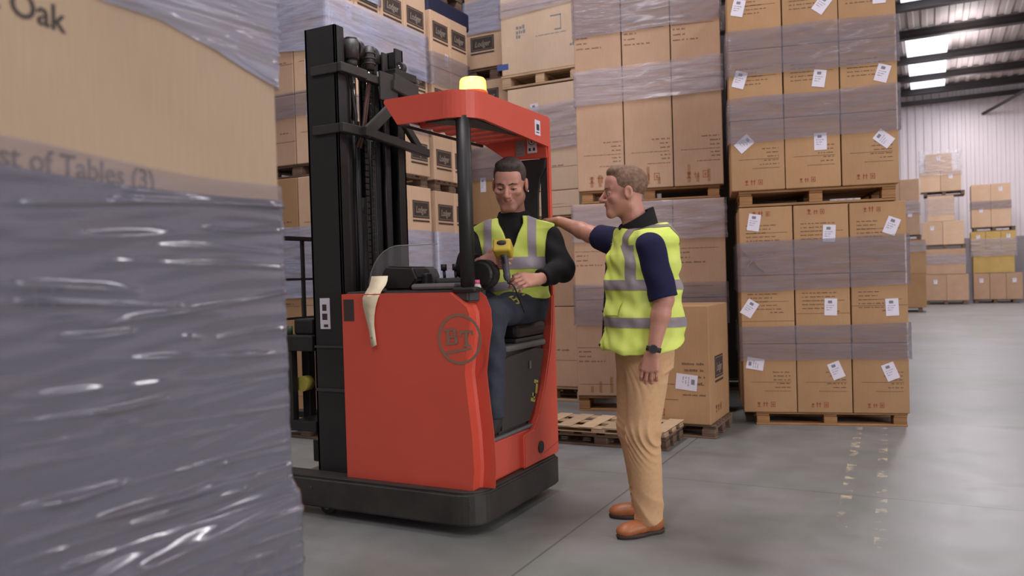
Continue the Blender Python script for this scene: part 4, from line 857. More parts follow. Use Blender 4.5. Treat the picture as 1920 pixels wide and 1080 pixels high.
# upper collar and lower triangulated stay
for z in (2.40, 2.075):
    bm = bmesh.new(); add_box(bm, (-3.0, 3.405, z), (-2.80, 3.425, z + 0.05), 0.003, 1); add_box(bm, (-2.82, 3.405, z), (-2.78, 3.63, z + 0.05), 0.003, 1); add_box(bm, (-2.84, 3.61, z), (-2.80, 3.95, z + 0.045), 0.003, 1); TL(link('mast_collar', mesh('mast_collar', bm), blackish, T))
bm = bmesh.new(); add_bar(bm, (-2.77, 3.58, 2.085), (-2.77, 3.855, 2.29), 0.062, 0.03, (1, 0, 0)); add_bar(bm, (-2.77, 3.845, 2.29), (-2.77, 4.12, 2.06), 0.05, 0.03, (1, 0, 0)); add_bar(bm, (-2.77, 3.56, 2.098), (-2.77, 4.20, 2.050), 0.05, 0.035, (1, 0, 0)); TL(link('stay_frame', mesh('stay_frame', bm), blackish, T))
bm = bmesh.new(); add_box(bm, (-2.80, 3.755, 2.31), (-2.785, 3.925, 2.475), 0.003, 1); add_bar(bm, (-2.79, 3.88, 2.465), (-2.79, 4.13, 2.435), 0.05, 0.03, (1, 0, 0)); add_bar(bm, (-2.79, 3.86, 2.415), (-2.79, 4.20, 2.375), 0.06, 0.04, (1, 0, 0)); add_bar(bm, (-2.79, 4.17, 2.36), (-2.79, 3.93, 2.23), 0.06, 0.03, (1, 0, 0)); TL(link('upper_stay', mesh('upper_stay', bm), blackish, T))
sign('mast_sign', 0.07, 0.17, white_p, -2.965, 1.095, 3.4235, lambda bm, I: (quad(bm, I, -.018, .012, .015, .05), quad(bm, I, -.02, .016, -.035, .0), quad(bm, I, -.01, .02, -.075, -.06)), 'white pictogram sticker on the mast foot')
# fork carriage and load guard, forward of the mast
cg = TL(box('fork_carriage', (-3.34, 3.45, 0.88), (-3.09, 4.05, 0.97), black, T, 0.01))
for y in (3.47, 3.62, 3.90): box('carriage_post', (-3.33, y, 0.42), (-3.27, y + 0.055, 0.90), black, cg, 0.006)
box('carriage_plate', (-3.28, 3.47, 0.42), (-3.10, 4.03, 0.48), black, cg, 0.006); box('side_shift_motor', (-3.27, 3.50, 0.97), (-3.13, 3.62, 1.06), black, cg, 0.012); cyl('grease_cap', (-3.30, 3.50, 0.97), (-3.30, 3.50, 1.02), 0.018, plain('green_cap', S(48, 70, 48), 0.5), cg)
cyl('yellow_roller', (-3.26, 3.54, 0.68), (-3.26, 3.60, 0.68), 0.045, yel, cg)
lgd = TL(bar('load_guard', (-3.33, 3.44, 1.53), (-3.33, 4.22, 1.53), 0.03, 0.025, black, T))
for y in (3.66, 3.86, 4.20): bar('guard_bar', (-3.33, y, 0.97), (-3.33, y, 1.53), 0.02, 0.02, black, lgd)
tube('guard_bar', [(-3.33, 3.46, 0.97), (-3.33, 3.475, 1.2), (-3.33, 3.465, 1.40), (-3.33, 3.44, 1.54)], 0.018, black, lgd)
for z in (1.29, 1.06): bar('guard_bar', (-3.33, 3.46, z), (-3.33, 4.21, z), 0.014, 0.014, black, lgd)
for y in (3.50, 3.92):
    bm = bmesh.new(); add_box(bm, (-3.40, y, 0.40), (-3.355, y + 0.10, 0.95), 0.004, 1)
    vs = [bm.verts.new(p) for p in ((-3.40, y, 0.40), (-3.40, y + .1, 0.40), (-4.45, y + .1, 0.40), (-4.45, y, 0.40), (-3.40, y, 0.445), (-3.40, y + .1, 0.445), (-4.45, y + .1, 0.41), (-4.45, y, 0.41))]
    for q in ((0, 1, 2, 3), (4, 7, 6, 5), (0, 4, 5, 1), (1, 5, 6, 2), (2, 6, 7, 3), (3, 7, 4, 0)): bm.faces.new([vs[i] for i in q])
    TL(link('fork', mesh('fork', bm), black, T))
# fix-up: pieces parented to another truck piece were modelled in world space
bpy.context.view_layer.update()
for o in C.objects:
    if o.parent and o.parent.parent is T and o.type == 'MESH' and o.name.split('.')[0] not in ('sign_print',):
        o.location = Vector(o.location) - (o.parent.location + T_OFF)
for o in C.objects:
    if o.name.startswith('panel_seam'): o.location = -T_OFF
# -- paper strip hanging over the panel, bottle on the console
def ribbon(name, pts, mat, label, cat):
    bm = bmesh.new(); rows = []
    for (c_, wv) in pts:
        c_ = Vector(c_); wv = Vector(wv) / 2; n = Vector((0, -1, 0.2)).normalized() * 0.0006
        rows.append([bm.verts.new(c_ - wv + n), bm.verts.new(c_ + wv + n), bm.verts.new(c_ + wv - n), bm.verts.new(c_ - wv - n)])
    for a, b in zip(rows, rows[1:]):
        for k in range(4): bm.faces.new((a[k], b[k], b[(k + 1) % 4], a[(k + 1) % 4]))
    bm.faces.new(rows[0]); bm.faces.new(rows[-1][::-1]); bmesh.ops.recalc_face_normals(bm, faces=bm.faces[:])
    return tag(link(name, mesh(name, bm, True), mat), label, cat)
rb = ribbon('paper_strip', [((-2.615, 3.462, 1.292), (.100, .012, 0)), ((-2.60, 3.435, 1.268), (.104, .010, 0)), ((-2.592, 3.41, 1.242), (.106, .004, 0.004)), ((-2.590, 3.375, 1.214), (.104, 0, 0.004)), ((-2.597, 3.352, 1.178), (.100, 0, -.004)), ((-2.604, 3.350, 1.135), (.082, 0, -.008)), ((-2.603, 3.350, 1.09), (.062, 0, -.008)), ((-2.597, 3.349, 1.04), (.044, 0, -.006)), ((-2.588, 3.347, 1.00), (.038, 0, -.008)), ((-2.582, 3.344, 0.97), (.038, 0, -.010)), ((-2.573, 3.340, 0.928), (.034, 0, .014))], cream_p, 'long cream paper strip hanging over the orange-red side panel', 'paper')
bm = bmesh.new(); dashes(bm, Matrix.Translation((-2.596, 3.3415, 0.965)) @ VF, 0, 0, 0.03, 0.012, random.Random(2)); link('printed_marks', mesh('printed_marks', bm), ink_grey, rb)
bo = empty('bottle', (-2.03, 3.62, 1.212)); tag(bo, 'small clear bottle with a pink cap on the truck console', 'bottle')
bo.location = (-2.01, 3.45, 1.2135)
cl = NT('clear_plastic'); cl.b.inputs['Base Color'].default_value = S(214, 200, 196); cl.b.inputs['Roughness'].default_value = 0.2
cyl('bottle_body', (0, 0, 0), (0, 0, 0.016), 0.024, cl.m, bo, 0.022); cyl('shoulder', (0, 0, 0.016), (0, 0, 0.024), 0.022, cl.m, bo, 0.016); cyl('cap', (0, 0, 0.024), (0, 0, 0.044), 0.017, plain('pink_cap', S(216, 96, 130), 0.35), bo)['label'] = 'pink screw cap'
# ------------------------------------------------------------------ people: smooth-union bodies meshed with surface nets
V = lambda *a: np.array(a, float)
def unit(v): v = np.asarray(v, float); return v / np.linalg.norm(v)
class Field:
    """signed distance field built from primitives; each primitive only touches its own bounding box"""
    def __init__(s): s.pr = []
    def add(s, fn, lo, hi, k, op='u'): s.pr.append((fn, np.array(lo, float), np.array(hi, float), k, op)); return s
    def cone(s, a, b, ra, rb, k=0.02, op='u', cap=None):
        a = V(*a); b = V(*b); ba = b - a; L2 = ba @ ba; L = math.sqrt(L2); m = max(ra, rb)
        def fn(x, y, z):
            px, py, pz = x - a[0], y - a[1], z - a[2]; h = (px * ba[0] + py * ba[1] + pz * ba[2]) / L2; hc = np.clip(h, 0, 1)
            d = np.sqrt((px - ba[0] * hc) ** 2 + (py - ba[1] * hc) ** 2 + (pz - ba[2] * hc) ** 2) - (ra + (rb - ra) * hc)
            if cap: 
                if 'a' in cap: d = np.maximum(d, -h * L)
                if 'b' in cap: d = np.maximum(d, (h - 1) * L)
            return d
        return s.add(fn, np.minimum(a, b) - m, np.maximum(a, b) + m, k, op)
    def ell(s, c, r, k=0.02, op='u', M=None):
        c = V(*c); r = V(*r); M = np.eye(3) if M is None else M; m = r.max()
        def fn(x, y, z):
            p = [x - c[0], y - c[1], z - c[2]]; q = [p[0] * M[i][0] + p[1] * M[i][1] + p[2] * M[i][2] for i in range(3)]
            k0 = np.sqrt((q[0] / r[0]) ** 2 + (q[1] / r[1]) ** 2 + (q[2] / r[2]) ** 2); k1 = np.sqrt((q[0] / r[0] ** 2) ** 2 + (q[1] / r[1] ** 2) ** 2 + (q[2] / r[2] ** 2) ** 2)
            return k0 * (k0 - 1) / np.maximum(k1, 1e-6)
        return s.add(fn, c - m, c + m, k, op)
    def box(s, c, h, rad, k=0.01, op='u', M=None):
        c = V(*c); h = V(*h); M = np.eye(3) if M is None else M; m = np.linalg.norm(h) + rad
        def fn(x, y, z):
            p = [x - c[0], y - c[1], z - c[2]]; q = [np.abs(p[0] * M[i][0] + p[1] * M[i][1] + p[2] * M[i][2]) - h[i] + rad for i in range(3)]
            o = np.sqrt(np.maximum(q[0], 0) ** 2 + np.maximum(q[1], 0) ** 2 + np.maximum(q[2], 0) ** 2)
            return o + np.minimum(np.maximum(np.maximum(q[0], q[1]), q[2]), 0) - rad
        return s.add(fn, c - m, c + m, k, op)
    def loft(s, kn, k=0.02, op='u', ex=2.3):
        """stacked superellipses: knots (z, half-width, half-depth, cx, cy)"""
        kn = np.array(kn, float)
        def fn(x, y, z):
            zc = np.clip(z, kn[0, 0], kn[-1, 0]); A, B, X, Y = (np.interp(zc, kn[:, 0], kn[:, i]) for i in (1, 2, 3, 4))
            e = (np.abs((x - X) / A) ** ex + np.abs((y - Y) / B) ** ex) ** (1 / ex)
            return np.maximum((e - 1) * np.minimum(A, B), np.maximum(kn[0, 0] - z, z - kn[-1, 0]))
        lo = (min(kn[:, 3] - kn[:, 1]), min(kn[:, 4] - kn[:, 2]), kn[0, 0]); hi = (max(kn[:, 3] + kn[:, 1]), max(kn[:, 4] + kn[:, 2]), kn[-1, 0])
        return s.add(fn, lo, hi, k, op)
    def warp(s, f, lo=None, hi=None):                       # add a displacement to the distance
        return s.add(f, (-9, -9, -9) if lo is None else lo, (9, 9, 9) if hi is None else hi, 0, 'd')
    def cut(s, f): return s.add(f, (-9, -9, -9), (9, 9, 9), 0, 'x')   # keep where f < 0
    def grid(s, xs, ys, zs):
        D = np.full((len(xs), len(ys), len(zs)), 0.12, np.float32)
        for fn, lo, hi, k, op in s.pr:
            mg = 0.03 + k
            i0, i1 = np.searchsorted(xs, lo[0] - mg), np.searchsorted(xs, hi[0] + mg); j0, j1 = np.searchsorted(ys, lo[1] - mg), np.searchsorted(ys, hi[1] + mg); k0, k1 = np.searchsorted(zs, lo[2] - mg), np.searchsorted(zs, hi[2] + mg)
            if i1 <= i0 or j1 <= j0 or k1 <= k0: continue
            sl = (slice(i0, i1), slice(j0, j1), slice(k0, k1))
            d = fn(xs[i0:i1][:, None, None], ys[j0:j1][None, :, None], zs[k0:k1][None, None, :]).astype(np.float32) if op != 'd' else fn(xs[i0:i1][:, None, None], ys[j0:j1][None, :, None], zs[k0:k1][None, None, :])
            a = D[sl]
            if op == 'u':
                if k > 0: h = np.maximum(k - np.abs(a - d), 0) / k; D[sl] = np.minimum(a, d) - h * h * k * 0.25
                else: D[sl] = np.minimum(a, d)
            elif op == 's':
                d = -d
                if k > 0: h = np.maximum(k - np.abs(a - d), 0) / k; D[sl] = np.maximum(a, d) + h * h * k * 0.25
                else: D[sl] = np.maximum(a, d)
            elif op == 'x': D[sl] = np.maximum(a, d)
            elif op == 'd': D[sl] = a + d
        return D
    def mesh(s, name, lo, hi, h, slab=72):
        lo = V(*lo); hi = V(*hi); xs = np.arange(lo[0], hi[0], h); ys = np.arange(lo[1], hi[1], h); zall = np.arange(lo[2], hi[2], h)
        nx, ny, nz = len(xs), len(ys), len(zall); VS, KS, QS = [], [], []
        for z0 in range(0, nz - 1, slab):
            z1 = min(z0 + slab + 2, nz); zs = zall[z0:z1]; D = s.grid(xs, ys, zs); ins = D < 0
            if not ins.any(): continue
            n8 = np.zeros((nx - 1, ny - 1, len(zs) - 1), np.uint8)
            for a in (0, 1):
                for b in (0, 1):
                    for c in (0, 1): n8 += ins[a:nx - 1 + a, b:ny - 1 + b, c:len(zs) - 1 + c]
            I, J, K = np.nonzero((n8 > 0) & (n8 < 8))
            P = np.zeros((len(I), 3)); cnt = np.zeros(len(I)); co = [(a, b, c) for a in (0, 1) for b in (0, 1) for c in (0, 1)]
            val = {o: D[I + o[0], J + o[1], K + o[2]].astype(float) for o in co}
            for o in co:
                for ax in range(3):
                    if o[ax] == 0:
                        p = list(o); p[ax] = 1; p = tuple(p); v0, v1 = val[o], val[p]; m = (v0 < 0) != (v1 < 0)
                        t = np.where(m, v0 / np.where(m, v0 - v1, 1), 0); q = np.tile(np.array(o, float), (len(I), 1)); q[:, ax] += t; P[m] += q[m]; cnt[m] += 1
            P /= cnt[:, None]; P += np.stack([I, J, K], 1); P = lo + P * h + np.array([0, 0, z0 * h])
            key = (I.astype(np.int64) * ny + J) * nz + (K + z0); VS.append(P); KS.append(key)
            last = z1 == nz
            for ax in range(3):
                sl0 = [slice(None)] * 3; sl1 = [slice(None)] * 3; sl0[ax] = slice(0, -1); sl1[ax] = slice(1, None)
                A = ins[tuple(sl0)]; B = ins[tuple(sl1)]; i, j, k = np.nonzero(A != B)
                ok = (k >= 1) & (i >= 1) & (j >= 1) & (i < nx - 1 + (ax == 0) * 0) & (j < ny - 1) & (k < len(zs) - 1)
                if ax != 2: ok &= (k <= slab)
                else: ok &= (k <= slab)
                if z0 > 0: ok &= (k >= 1)
                i, j, k = i[ok], j[ok], k[ok]; flip = A[i, j, k]
                o1, o2 = [(np.eye(3, dtype=int)[q]) for q in range(3) if q != ax]
                def kk(e): return ((i - e[0]).astype(np.int64) * ny + (j - e[1])) * nz + (k - e[2] + z0)
                c = [kk(np.zeros(3, int)), kk(o1), kk(o1 + o2), kk(o2)]; q = np.stack(c, 1)
                if ax == 1: flip = ~flip
                q[~flip] = q[~flip][:, ::-1]; QS.append(q)
        key = np.concatenate(KS); P = np.concatenate(VS); uk, ix = np.unique(key, return_index=True); P = P[ix]
        Q = np.concatenate(QS); Q = np.unique(np.sort(Q, 1), axis=0, return_index=True)[1] if False else Q
        _, qi = np.unique(np.sort(Q, 1), axis=0, return_index=True); Q = Q[qi]
        f = np.searchsorted(uk, Q); f = np.clip(f, 0, len(uk) - 1); good = (uk[f] == Q).all(1); f = f[good]
        me = bpy.data.meshes.new(name); me.vertices.add(len(P)); me.vertices.foreach_set('co', P.ravel().astype(np.float32))
        me.loops.add(f.size); me.loops.foreach_set('vertex_index', f.ravel().astype(np.int32)); me.polygons.add(len(f))
        me.polygons.foreach_set('loop_start', np.arange(0, f.size, 4, dtype=np.int32)); me.polygons.foreach_set('loop_total', np.full(len(f), 4, np.int32)); me.polygons.foreach_set('use_smooth', np.ones(len(f), bool))
        me.update(calc_edges=True); return me

def frame(fwd, up=(0, 0, 1)):
    f = unit(fwd); u = V(*up); l = unit(np.cross(u, f)); u = np.cross(f, l); return l, f, u      # left, forward, up
class Head:
    """local head axes: left, forward, up; sc scales the head"""
    def __init__(s, c, fwd, up=(0, 0, 1), sc=1.0): s.c = V(*c); s.l, s.f, s.u = frame(fwd, up); s.M = np.stack([s.l, s.f, s.u]); s.sc = sc
    def p(s, x, y, z): return s.c + s.sc * (x * s.l + y * s.f + z * s.u)
    def loc(s, P): return ((P - s.c) @ s.M.T) / s.sc
def head_field(F, H, smile=0.0, jaw=1.0, ear=0.079):
    S_ = H.sc; p = H.p; M = H.M
    E = lambda c, r, k=0.02, op='u': F.ell(p(*c), V(*r) * S_, k, op, M)
    Cn = lambda a, b, r1, r2, k=0.015, op='u': F.cone(p(*a), p(*b), r1 * S_, r2 * S_, k, op)
    E((0, -.014, .042), (.074, .094, .080)); E((0, .018, -.020), (.063, .072, .088), 0.03)
    Cn((-.050, -.006, -.062), (-.018, .066, -.096), .020, .017, .03); Cn((.050, -.006, -.062), (.018, .066, -.096), .020, .017, .03); Cn((-.016, .072, -.098), (.016, .072, -.098), .017 * jaw, .017 * jaw, .02)
    for sx in (-1, 1):
        E((sx * .040, .060, -.026 + .004 * smile), (.021 + .003 * smile, .020 + .004 * smile, .018), .02)
        Cn((sx * .012, .083, .021), (sx * .044, .070, .023), .0095, .008, .012)
        E((sx * .031, .092, -.001), (.019, .017, .012), .012, 's')
        E((sx * .031, .0735, -.001), (.0155, .0125, .0115), .004)           # lids
        E((sx * .0125, .096, -.036), (.0085, .011, .0075), .008)
        E((sx * ear, -.008, -.006), (.0085, .021, .032), .008); E((sx * (ear + .008), -.004, -.004), (.006, .012, .019), .004, 's')
    E((0, .060, .050), (.055, .026, .036), .03)                             # forehead
    Cn((0, .087, .010), (0, .113, -.030), .0075, .0115, .010); E((0, .107, -.036), (.010, .010, .008), .008)
    E((0, .076, -.062), (.028, .016, .022), .02)                            # muzzle
    Cn((-.020 - .005 * smile, .080 - .004 * smile, -.0585 + .005 * smile), (0, .092, -.0560), .0045, .0058, .005); Cn((.020 + .005 * smile, .080 - .004 * smile, -.0585 + .005 * smile), (0, .092, -.0560), .0045, .0058, .005)
    Cn((-.014, .084, -.0685), (.014, .084, -.0685), .0062, .0062, .006)
    Cn((-.022 - .006 * smile, .083 - .004 * smile, -.0620 + .007 * smile), (0, .098, -.0625), .0016, .0020, .003, 's'); Cn((.022 + .006 * smile, .083 - .004 * smile, -.0620 + .007 * smile), (0, .098, -.0625), .0016, .0020, .003, 's')
    if smile:
        for sx in (-1, 1): Cn((sx * .020, .094, -.034), (sx * .036, .076, -.062), .003, .003, .008, 's')
def hand_field(F, w, d, n, side, curl=(0.25, 0.45, 0.4), thumb=(0.55, 0.75, 0.25), sc=1.0, spread=0.06, tcurl=0.25, mult=(1, 1, 1, 1)):
    """w wrist, d towards the knuckles, n the way the palm faces, side towards the thumb"""
    w = V(*w); d = unit(d); n = unit(V(*n) - (V(*n) @ d) * d); sd = unit(V(*side) - (V(*side) @ d) * d - (V(*side) @ n) * n)
    kn = []
    for off, ln in ((.033, .088), (.011, .092), (-.011, .088), (-.031, .080)):
        b = w + sc * (d * ln + sd * off); kn.append(b); F.cone(w + sc * (d * .012 + sd * off * .55), b, .0165 * sc, .0125 * sc, .016)
    for i, (ls, r) in enumerate((((.040, .024, .020), .0098), ((.045, .028, .021), .0100), ((.041, .026, .021), .0096), ((.032, .020, .018), .0086))):
        p = kn[i]; ang = 0; dd0 = unit(d + sd * spread * (1.5 - i))
        for q, L in enumerate(ls):
            ang += curl[q] * mult[i]; v = dd0 * math.cos(ang) + n * math.sin(ang); e = p + v * L * sc; F.cone(p, e, r * (1 - .08 * q) * sc, r * (.94 - .09 * q) * sc, .0045); p = e
    p = w + sc * (d * .022 + sd * .026 + n * .004); v = unit(thumb[0] * d + thumb[1] * sd + thumb[2] * n)
    for L, r0, r1 in ((.042, .0150, .0118), (.032, .0118, .0104), (.026, .0104, .0085)):
        e = p + v * L * sc; F.cone(p, e, r0 * sc, r1 * sc, .008); p = e; v = unit(v + tcurl * (d * .7 + n * .6 - sd * .5))

def skin_material(name, base, lip, stub, hcfg, stub_amt):
    x = NT(name); at = x.n('ShaderNodeAttribute', attribute_name='tone'); sp = x.n('ShaderNodeSeparateColor'); x.l(at.outputs['Color'], sp.inputs[0])
    nz = x.noise(sc_=14, detail=4); rp = x.ramp(nz.outputs[0], tuple(c * .92 for c in base[:3]) + (1,), tuple(min(1, c * 1.06) for c in base[:3]) + (1,))
    a = x.n('ShaderNodeMix', data_type='RGBA'); a.inputs[7].default_value = lip; x.l(sp.outputs[0], a.inputs[0]); x.l(rp.outputs[0], a.inputs[6])
    b = x.n('ShaderNodeMix', data_type='RGBA'); b.inputs[7].default_value = stub; q = x.n('ShaderNodeMath', operation='MULTIPLY'); q.inputs[1].default_value = stub_amt; x.l(sp.outputs[1], q.inputs[0]); x.l(q.outputs[0], b.inputs[0]); x.l(a.outputs[2], b.inputs[6])
    x.l(b.outputs[2], x.b.inputs['Base Color']); x.b.inputs['Roughness'].default_value = 0.5; x.b.inputs['Subsurface Weight'].default_value = 0.06; x.b.inputs['Subsurface Scale'].default_value = 0.01
    return x.m
def tone_attr(me, H):
    n = len(me.vertices); P = np.empty(n * 3, np.float32); me.vertices.foreach_get('co', P); q = H.loc(P.reshape(-1, 3)); x, y, z = q.T
    lip = np.exp(-((np.abs(x) / .022) ** 4 + ((z + .0625) / .0085) ** 4)) * (y > .055)
    cheek = np.exp(-(((np.abs(x) - .042) / .018) ** 2 + ((z + .028) / .016) ** 2)) * (y > .03) * .25 + np.exp(-((x / .014) ** 2 + ((z + .03) / .018) ** 2)) * (y > .09) * .25
    stub = (1 / (1 + np.exp((z + .052 - np.maximum(0, .02 - y) * 1.2) / .008))) * (y > -.02) * (z > -.135)
    stub = stub * (1 - lip); col = np.stack([np.clip(lip * .8 + cheek, 0, 1), np.clip(stub, 0, 1), np.zeros(n), np.ones(n)], 1).astype(np.float32)
    at = me.color_attributes.new('tone', 'FLOAT_COLOR', 'POINT'); at.data.foreach_set('color', col.ravel())
def hair_field(H, kind):
    F = Field(); p, M, S_ = H.p, H.M, H.sc
    F.ell(p(0, -.014, .044), V(.0775, .0975, .0832) * S_, 0, 'u', M)
    if kind == 'short_dark': F.ell(p(0, .048, .100), V(.058, .036, .030) * S_, .03, 'u', M)
    else: F.ell(p(0, .040, .100), V(.056, .040, .025) * S_, .03, 'u', M)
    l, f, u, c = H.l, H.f, H.u, H.c
    def L(x, y, z):
        px, py, pz = (x - c[0]) / S_, (y - c[1]) / S_, (z - c[2]) / S_
        return px * l[0] + py * l[1] + pz * l[2], px * f[0] + py * f[1] + pz * f[2], px * u[0] + py * u[1] + pz * u[2]
    def region(x, y, z):
        a, b, cz = L(x, y, z); hl = (.068 if kind == 'short_dark' else .074) 
        front = hl + .010 * np.cos(a * 60) - cz                              # hairline height over the brow
        sideb = -.012 - cz + 0.0 * a                                        # lower edge at the sides / sideburn
        back = -.075 - cz
        t1 = np.clip((b - .030) / .030, 0, 1); t2 = np.clip((-.020 - b) / .03, 0, 1)
        lim = sideb * (1 - t1) + front * t1; lim = lim * (1 - t2) + back * t2
        return lim * S_
    F.cut(region)
    F.warp(lambda x, y, z: .0005 * np.sin(x * 420 + 60 * z) * np.sin(y * 380 + 80 * z) + .0004 * np.sin(x * 900) * np.sin(y * 850) * np.sin(z * 700))
    return F
def small_cone(name, pts, mat, parent, h=0.0015, k=0.004):
    F = Field()
    for a, b, r1, r2 in pts: F.cone(a, b, r1, r2, k)
    A = np.array([q for a, b, *_ in pts for q in (a, b)]); return link(name, F.mesh(name, A.min(0) - .02, A.max(0) + .02, h), mat, parent)
def face_parts(B, H, brow_mat, eye_open, hair_mat):
    bl = .0015 * (1 - eye_open)
    for sx in (-1, 1):
        p = H.p; S_ = H.sc
        small_cone('eyebrow', [(p(sx * .013, .0925 + bl, .0185), p(sx * .028, .0885 + bl, .0225), .0030 * S_, .0036 * S_), (p(sx * .028, .0885 + bl, .0225), p(sx * .047, .0770 + bl, .0195), .0036 * S_, .0020 * S_)], brow_mat, B)
        bm = bmesh.new(); bmesh.ops.create_uvsphere(bm, u_segments=16, v_segments=10, radius=.0118 * S_); e = link('eye', mesh('eye', bm, True), eye_w, B); e.location = p(sx * .031, .0745 + .002 * eye_open, -.0012 - .0012)
        bm = bmesh.new(); bmesh.ops.create_uvsphere(bm, u_segments=12, v_segments=8, radius=.0055 * S_); i_ = link('iris', mesh('iris', bm, True), eye_d, e); i_.location = H.f * .0082 * S_ - H.u * .002
        small_cone('eyelashes', [(p(sx * .019, .0865, -.0025), p(sx * .032, .0885, .0012 - .003 * (1 - eye_open)), .0016 * S_, .002 * S_), (p(sx * .032, .0885, .0012 - .003 * (1 - eye_open)), p(sx * .045, .0800, -.0025), .002 * S_, .0014 * S_)], hair_mat, B)
eye_w = plain('eye_white', S(206, 196, 190), 0.25); eye_d = plain('eye_iris', S(52, 42, 38), 0.2)
def hivis(name):
    x = NT(name); nz = x.noise(sc_=9, detail=4); wv = x.noise(scale=(1, 1, 1), sc_=160, detail=1)
    rp = x.ramp(nz.outputs[0], S(214, 232, 96), S(228, 242, 124)); x.l(rp.outputs[0], x.b.inputs['Base Color']); x.b.inputs['Roughness'].default_value = 0.65; x.bump(wv.outputs[0], 0.08, 0.002); return x.m
hv = hivis('hi_vis_yellow'); refl = plain('reflective_tape', S(168, 158, 166), 0.35, var=0.05, nscale=40); refl_d = plain('reflective_grey_tape', S(146, 136, 138), 0.4, var=0.05, nscale=40)
def fabric(name, col, var=0.08): return plain(name, col, 0.85, var=var, nscale=60, bump=0.15, spec=0.2)
navy = fabric('navy_cotton', S(36, 36, 66)); blackf = fabric('black_fleece', S(34, 33, 34)); khaki = fabric('khaki_cotton', S(208, 168, 126), 0.05); slate = fabric('slate_work_cloth', S(64, 68, 78)); slate_d = fabric('dark_work_cloth', S(40, 42, 48))
leather = plain('tan_leather', S(166, 100, 58), 0.45, var=0.12, nscale=30); sole = plain('dark_sole', S(66, 50, 42), 0.7)
def strips(name, src, parent, mat, planes, push=0.003):
    """a band cut from a garment mesh between planes (co, no keeps the side the normal points away from)"""
    bm = bmesh.new(); bm.from_mesh(src)
    for co, no in planes:
        g = bm.verts[:] + bm.edges[:] + bm.faces[:]; bmesh.ops.bisect_plane(bm, geom=g, plane_co=co, plane_no=no, clear_outer=True)
    bm.normal_update()
    for v in bm.verts: v.co += v.normal * push
    return link(name, mesh(name, bm, True), mat, parent)
def wr(parts):      # gentle cloth wrinkles: sum of directional waves
    def f(x, y, z):
        d = 0
        for ax, ay, az, amp, ph in parts: d = d + amp * np.sin(ax * x + ay * y + az * z + ph + 0.8 * np.sin(9 * z + 5 * x))
        return d
    return f

# ---- the standing man
P1c = (-1.30, 3.827, 0.0); P1r = R(-52)
skinF = Field(); H1 = Head((-.012, -.050, 1.672), (-.20, -.97, -.03), (0.02, -.10, 1), 1.06)
head_field(skinF, H1)
skinF.cone(H1.p(0, -.020, -.055), (-.008, .015, 1.46), .060, .066, .03)
skinF.loft([(.84, .13, .10, 0, .02), (1.1, .14, .10, 0, .02), (1.3, .165, .10, 0, .015), (1.42, .14, .075, 0, .01), (1.47, .08, .06, 0, .01)], .05)
aL = [V(.178, .008, 1.405), V(.228, .048, 1.140), V(.226, -.012, .895)]; aR = [V(-.165, -.02, 1.42), V(-.39, -.125, 1.485), V(-.585, -.245, 1.572)]
for A in (aL, aR):
    skinF.cone(A[0] + V(0, 0, -.01), A[1], .052, .046, .03); m = A[1] + (A[2] - A[1]) * .3; skinF.cone(A[1], m, .044, .044, .02); skinF.cone(m, A[2], .044, .0285, .02)
hand_field(skinF, aL[2], (-.05, -.20, -1), (-.75, .45, -.1), (-.35, -.9, .1), (0.30, 0.45, 0.35), (0.85, 0.35, 0.25), 1.0)
hand_field(skinF, aR[2], (-.80, -.52, -.05), (.25, -.45, -.9), (.5, -.7, .3), (0.30, 0.35, 0.25), (0.75, 0.55, 0.35), 1.0)
for hx, K, An in ((.085, (.120, -.035, .49), (.115, -.015, .10)), (-.085, (-.112, -.005, .47), (-.125, .055, .10))):
    skinF.cone((hx, .02, .90), K, .085, .055, .04); skinF.cone(K, An, .055, .040, .03)
    fx, fy = (.05, -.13) if hx > 0 else (-.06, -.14); skinF.cone((An[0], An[1] + .02, .045), (An[0] + fx, An[1] + fy, .036), .028, .020, .03)
me = skinF.mesh('body', (-.72, -.40, .01), (.33, .25, 1.84), .0032); tone_attr(me, H1)
sk1 = skin_material('fair_skin', S(198, 142, 122), S(176, 100, 92), S(160, 112, 84), None, 0.45)
man = link('person', me, sk1, loc=P1c, rot=(0, 0, P1r)); tag(man, 'person standing in padded hi-vis vest and khaki trousers, hand on the driver\'s shoulder', 'person')
hair1 = plain('light_brown_hair', S(122, 94, 72), 0.7, var=0.4, nscale=60, bump=0.3)
link('hair', hair_field(H1, 'light').mesh('hair', (-.13, -.20, 1.58), (.11, .11, 1.85), .0028), hair1, man)
face_parts(man, H1, plain('brown_brow', S(132, 92, 66), 0.7), 1.0, plain('brown_lash', S(84, 58, 46), 0.7))
# navy polo sleeves and collar
F = Field(); F.cone(aL[0] + V(.012, -.006, -.012), aL[1] + (aL[0] - aL[1]) * .02, .070, .068, .02, cap='b'); F.warp(wr([(20, 10, 45, .002, 0), (35, 30, 20, .0015, 2)])); link('polo_sleeve', F.mesh('polo_sleeve', (.08, -.08, 1.08), (.36, .20, 1.54), .005), navy, man)
F = Field(); F.cone(aR[0], aR[0] + (aR[1] - aR[0]) * .72, .076, .070, .02, cap='b'); F.warp(wr([(40, 10, 30, .002, 0)])); link('polo_sleeve', F.mesh('polo_sleeve', (-.40, -.22, 1.30), (-.02, .12, 1.58), .005), navy, man)
F = Field(); F.cone((-.008, .024, 1.41), (-.012, .000, 1.64), .112, .080, 0, cap='ab'); F.cone((-.008, .010, 1.40), (-.014, -.012, 1.66), .078, .066, 0, 's'); F.cut(lambda x, y, z: (z - 1.548 - .55 * y) * .85)
link('collar', F.mesh('collar', (-.16, -.14, 1.38), (.15, .17, 1.66), .0035), blackf, man)['label'] = 'black fleece collar'
